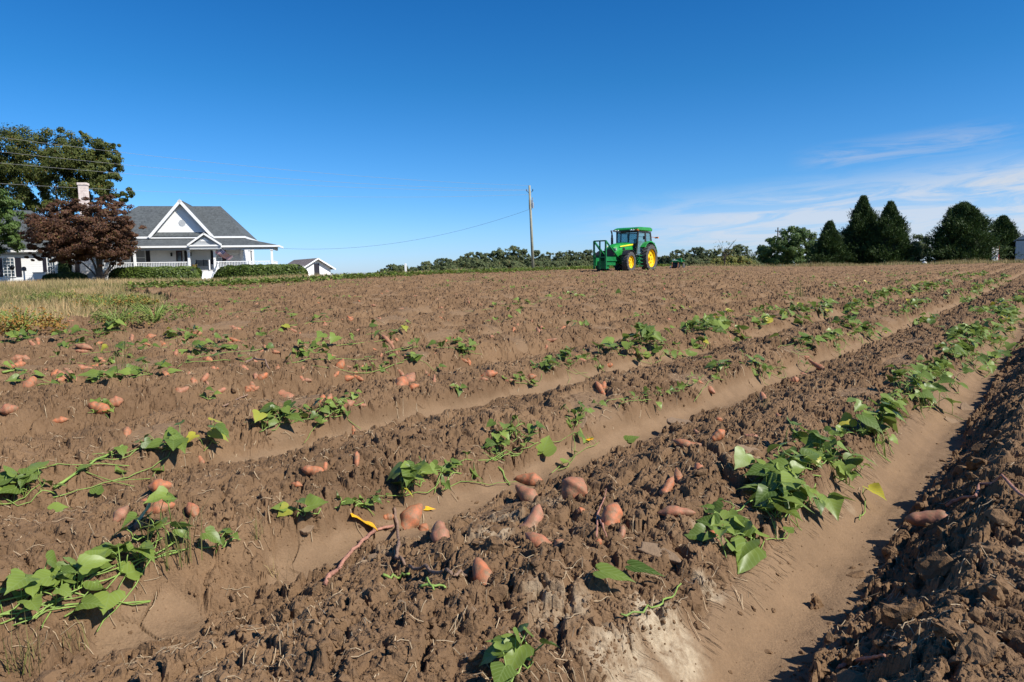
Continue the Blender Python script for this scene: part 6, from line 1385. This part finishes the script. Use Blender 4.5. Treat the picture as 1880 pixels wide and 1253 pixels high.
skin_body([(0, 0, .05), (0, 0, .30), (.02, 0, .47), (.0, .18, .47), (.14, .26, .25), (.36, .165, .28), (.0, -.18, .47), (.14, -.26, .25), (.36, -.165, .28)], [(0, 1), (1, 2), (2, 3), (3, 4), (4, 5), (2, 6), (6, 7), (7, 8)], [.165, .165, .165, .085, .065, .055, .085, .065, .055], 'shirt', M_jean, drv)
skin_body([(0, 0, .06), (.08, .10, .05), (.46, .14, .05), (.54, .14, -.28), (.08, -.10, .05), (.46, -.14, .05), (.54, -.14, -.28)], [(0, 1), (1, 2), (2, 3), (0, 4), (4, 5), (5, 6)], [.16, .1, .085, .065, .1, .085, .065], 'trousers', simple('work_trousers', (.05, .055, .07), .9), drv)
m_ = MB(); m_.lathe([(.122, .76), (.12, .82), (.08, .875), (0, .89)], (.07, 0, 0), 'z', 18); m_.b2(.15, .27, -.07, .07, .765, .78); m_.build('cap', M_cap, drv, True)
for sy in (-1, 1): m_ = MB(); m_.box((.19, sy * .035, .725), (.012, .02, .01)); m_.build('eye', M_dark, drv)
m_ = MB(); m_.prism([(.185, .66), (.225, .675), (.19, .725)], 'y', -.014, .014); m_.box((.185, 0, .64), (.012, .05, .01)); m_.build('face', M_skin, drv)

# digger behind the tractor
dq = atd(1243, 499, 56); dg = gz(dq[0], dq[1]); dgr = empty('digger', (dq[0], dq[1], dg), HEAD, 'green two row digging implement standing behind the tractor', 'farm implement'); dgr.scale = (.55, .5, .8)
m_ = MB(); m_.bar((-.5, -1., .95), (-.5, 1., .95), .14); m_.bar((.5, -1., .85), (.5, 1., .85), .12)
for y_ in (-.8, 0, .8): m_.bar((-.5, y_, .95), (.5, y_, .85), .09); m_.bar((.5, y_, .85), (1.1, y_ * .4, 1.05), .07)
m_.b2(-.75, -.2, -.35, .15, .9, 1.15); m_.b2(.2, .55, .3, .9, .85, 1.2); m_.build('frame', M_tgd, dgr)
for y_ in (-.85, .85): 
    m_ = MB(); m_.lathe([(.0, -.07), (.12, -.07), (.34, -.06), (.36, 0), (.34, .06), (.12, .07), (0, .07)], (-.55, y_, .36), 'y', 24); m_.build('wheel', M_tire, dgr, True)
m_ = MB(); m_.lathe([(0, -.55), (.34, -.55), (.36, -.5), (.36, .5), (.34, .55), (0, .55)], (.35, 0, .42), 'y', 26); m_.build('drum', M_dark, dgr)
for y_ in (-.5, .5): m_ = MB(); m_.path([(.6, y_, .85), (.75, y_, .5), (.95, y_, .1), (1.1, y_, -.02)], [.05, .05, .06, .03], 6); m_.build('shank', simple('rusty_steel', (.30, .13, .06), .8), dgr)
m_ = MB(); m_.b2(-.95, -.85, -1.1, -.8, .95, 1.15); m_.bar((-.5, -.9, .98), (-.9, -.95, 1.0), .05); m_.build('marker_light', M_white, dgr)
m_ = MB(); m_.prism([(-.2, 0), (.2, 0), (.12, .5), (-.12, .5)], 'y', -1.14, -1.06); m_.build('stand', M_metal, dgr)
m_ = MB(); m_.bar((1.1, .5, .98), (3.3, .8, .98), .05); o = m_.build('draw_bar', M_metal, dgr)
# ------------------------------------------------------------------ sky and sun
SUN_AZ = rad(120); SUN_EL = rad(42)
world = bpy.data.worlds.new('World'); sc.world = world; world.use_nodes = True
nt = world.node_tree; bg = nt.nodes['Background']
sky = N(nt, 'TexSky'); sky.sky_type = 'NISHITA'; sky.sun_disc = False; sky.sun_elevation = SUN_EL; sky.sun_rotation = SUN_AZ
sky.altitude = 0; sky.air_density = 1.0; sky.dust_density = .35; sky.ozone_density = 3.0
hs = N(nt, 'HueSaturation'); hs.inputs['Saturation'].default_value = 1.22; hs.inputs['Value'].default_value = 1.0
L(nt, sky.outputs[0], hs.inputs['Color'])
tc = N(nt, 'TexCoord').outputs['Generated']
sp = N(nt, 'SeparateXYZ'); L(nt, tc, sp.inputs[0])
def M(op, a, b=None, c=None, clamp=False):
    n = N(nt, 'Math', operation=op, use_clamp=clamp)
    for i, q in enumerate((a, b, c)):
        if q is None: continue
        if hasattr(q, 'links'): L(nt, q, n.inputs[i])
        else: n.inputs[i].default_value = q
    return n.outputs[0]
def smooth(x, a, b):
    n = N(nt, 'MapRange'); n.interpolation_type = 'SMOOTHSTEP'; L(nt, x, n.inputs[0]); n.inputs[1].default_value = a; n.inputs[2].default_value = b; return n.outputs[0]
az = M('ARCTAN2', sp.outputs[0], sp.outputs[1]); el = M('ARCSINE', sp.outputs[2])
tint = N(nt, 'ValToRGB'); e = tint.color_ramp.elements; e[0].position = 0; e[0].color = (.95, 1.25, 2.15, 1); e[1].position = .55; e[1].color = (.07, .74, 1.24, 1)
e2 = tint.color_ramp.elements.new(.10); e2.color = (.62, 1.10, 1.65, 1); e3 = tint.color_ramp.elements.new(.25); e3.color = (.33, .97, 1.38, 1)
L(nt, sp.outputs[2], tint.inputs[0]); skyc = mixc(nt, 1., hs.outputs[0], tint.outputs[0], 'MULTIPLY')
# cirrus sheet low on the right
cv = N(nt, 'CombineXYZ'); L(nt, M('MULTIPLY', az, 3.2), cv.inputs[0]); L(nt, M('MULTIPLY_ADD', el, 24., M('MULTIPLY', az, -1.2)), cv.inputs[1])
n1 = noise(nt, 2.2, 9, .66, cv.outputs[0], .9)
cv2 = N(nt, 'CombineXYZ'); L(nt, M('MULTIPLY', az, 1.3), cv2.inputs[0]); L(nt, M('MULTIPLY_ADD', el, 9., M('MULTIPLY', az, -.7)), cv2.inputs[1])
n2 = noise(nt, 2.2, 4, .5, cv2.outputs[0])
top = M('MULTIPLY_ADD', az, .065, .074)      # upper edge rises to the right
msk = M('MULTIPLY', smooth(az, .02, .36), M('SUBTRACT', 1., smooth(M('SUBTRACT', el, top), -.03, .03)))
msk = M('MULTIPLY', msk, smooth(el, -.01, .035))
dens = M('MULTIPLY', msk, M('ADD', M('MULTIPLY', smooth(n1, .36, .60), .8), M('MULTIPLY_ADD', n2, .5, .08)), clamp=True)
# brighter streaks higher up on the far right
s1 = M('SUBTRACT', 1., smooth(M('ABSOLUTE', M('SUBTRACT', el, M('MULTIPLY_ADD', az, .06, .115))), .0, .022))
s1 = M('MULTIPLY', M('MULTIPLY', s1, M('MULTIPLY', smooth(az, .36, .44), M('SUBTRACT', 1., smooth(az, .56, .64)))), smooth(n1, .38, .62))
s2 = M('SUBTRACT', 1., smooth(M('ABSOLUTE', M('SUBTRACT', el, M('MULTIPLY_ADD', az, .10, .036))), .0, .020))
s2 = M('MULTIPLY', M('MULTIPLY', s2, smooth(az, .50, .60)), smooth(n1, .36, .55))
cl = M('MULTIPLY', dens, .76)
c = mixc(nt, cl, skyc, (7.4, 7.9, 8.8))
c = mixc(nt, M('MULTIPLY', s1, .42), c, (6.2, 6.6, 7.6))
c = mixc(nt, M('MULTIPLY', s2, .75), c, (7.2, 7.6, 8.2))
L(nt, c, bg.inputs['Color']); bg.inputs['Strength'].default_value = .070
sd = bpy.data.lights.new('sun', 'SUN'); sd.energy = 4.9; sd.angle = rad(.53); sd.color = (1, .95, .87)
so = bpy.data.objects.new('sun', sd); COL.objects.link(so)
dv = Vector((math.sin(SUN_AZ) * math.cos(SUN_EL), math.cos(SUN_AZ) * math.cos(SUN_EL), math.sin(SUN_EL)))
so.rotation_euler = dv.to_track_quat('Z', 'Y').to_euler(); so.location = dv * 50
vs = sc.view_settings; vs.view_transform = 'Standard'; vs.look = 'None'; vs.exposure = .42; vs.gamma = 1
sc.render.film_transparent = False
sc.cycles.max_bounces = 6; sc.cycles.transparent_max_bounces = 12; sc.cycles.use_denoising = True
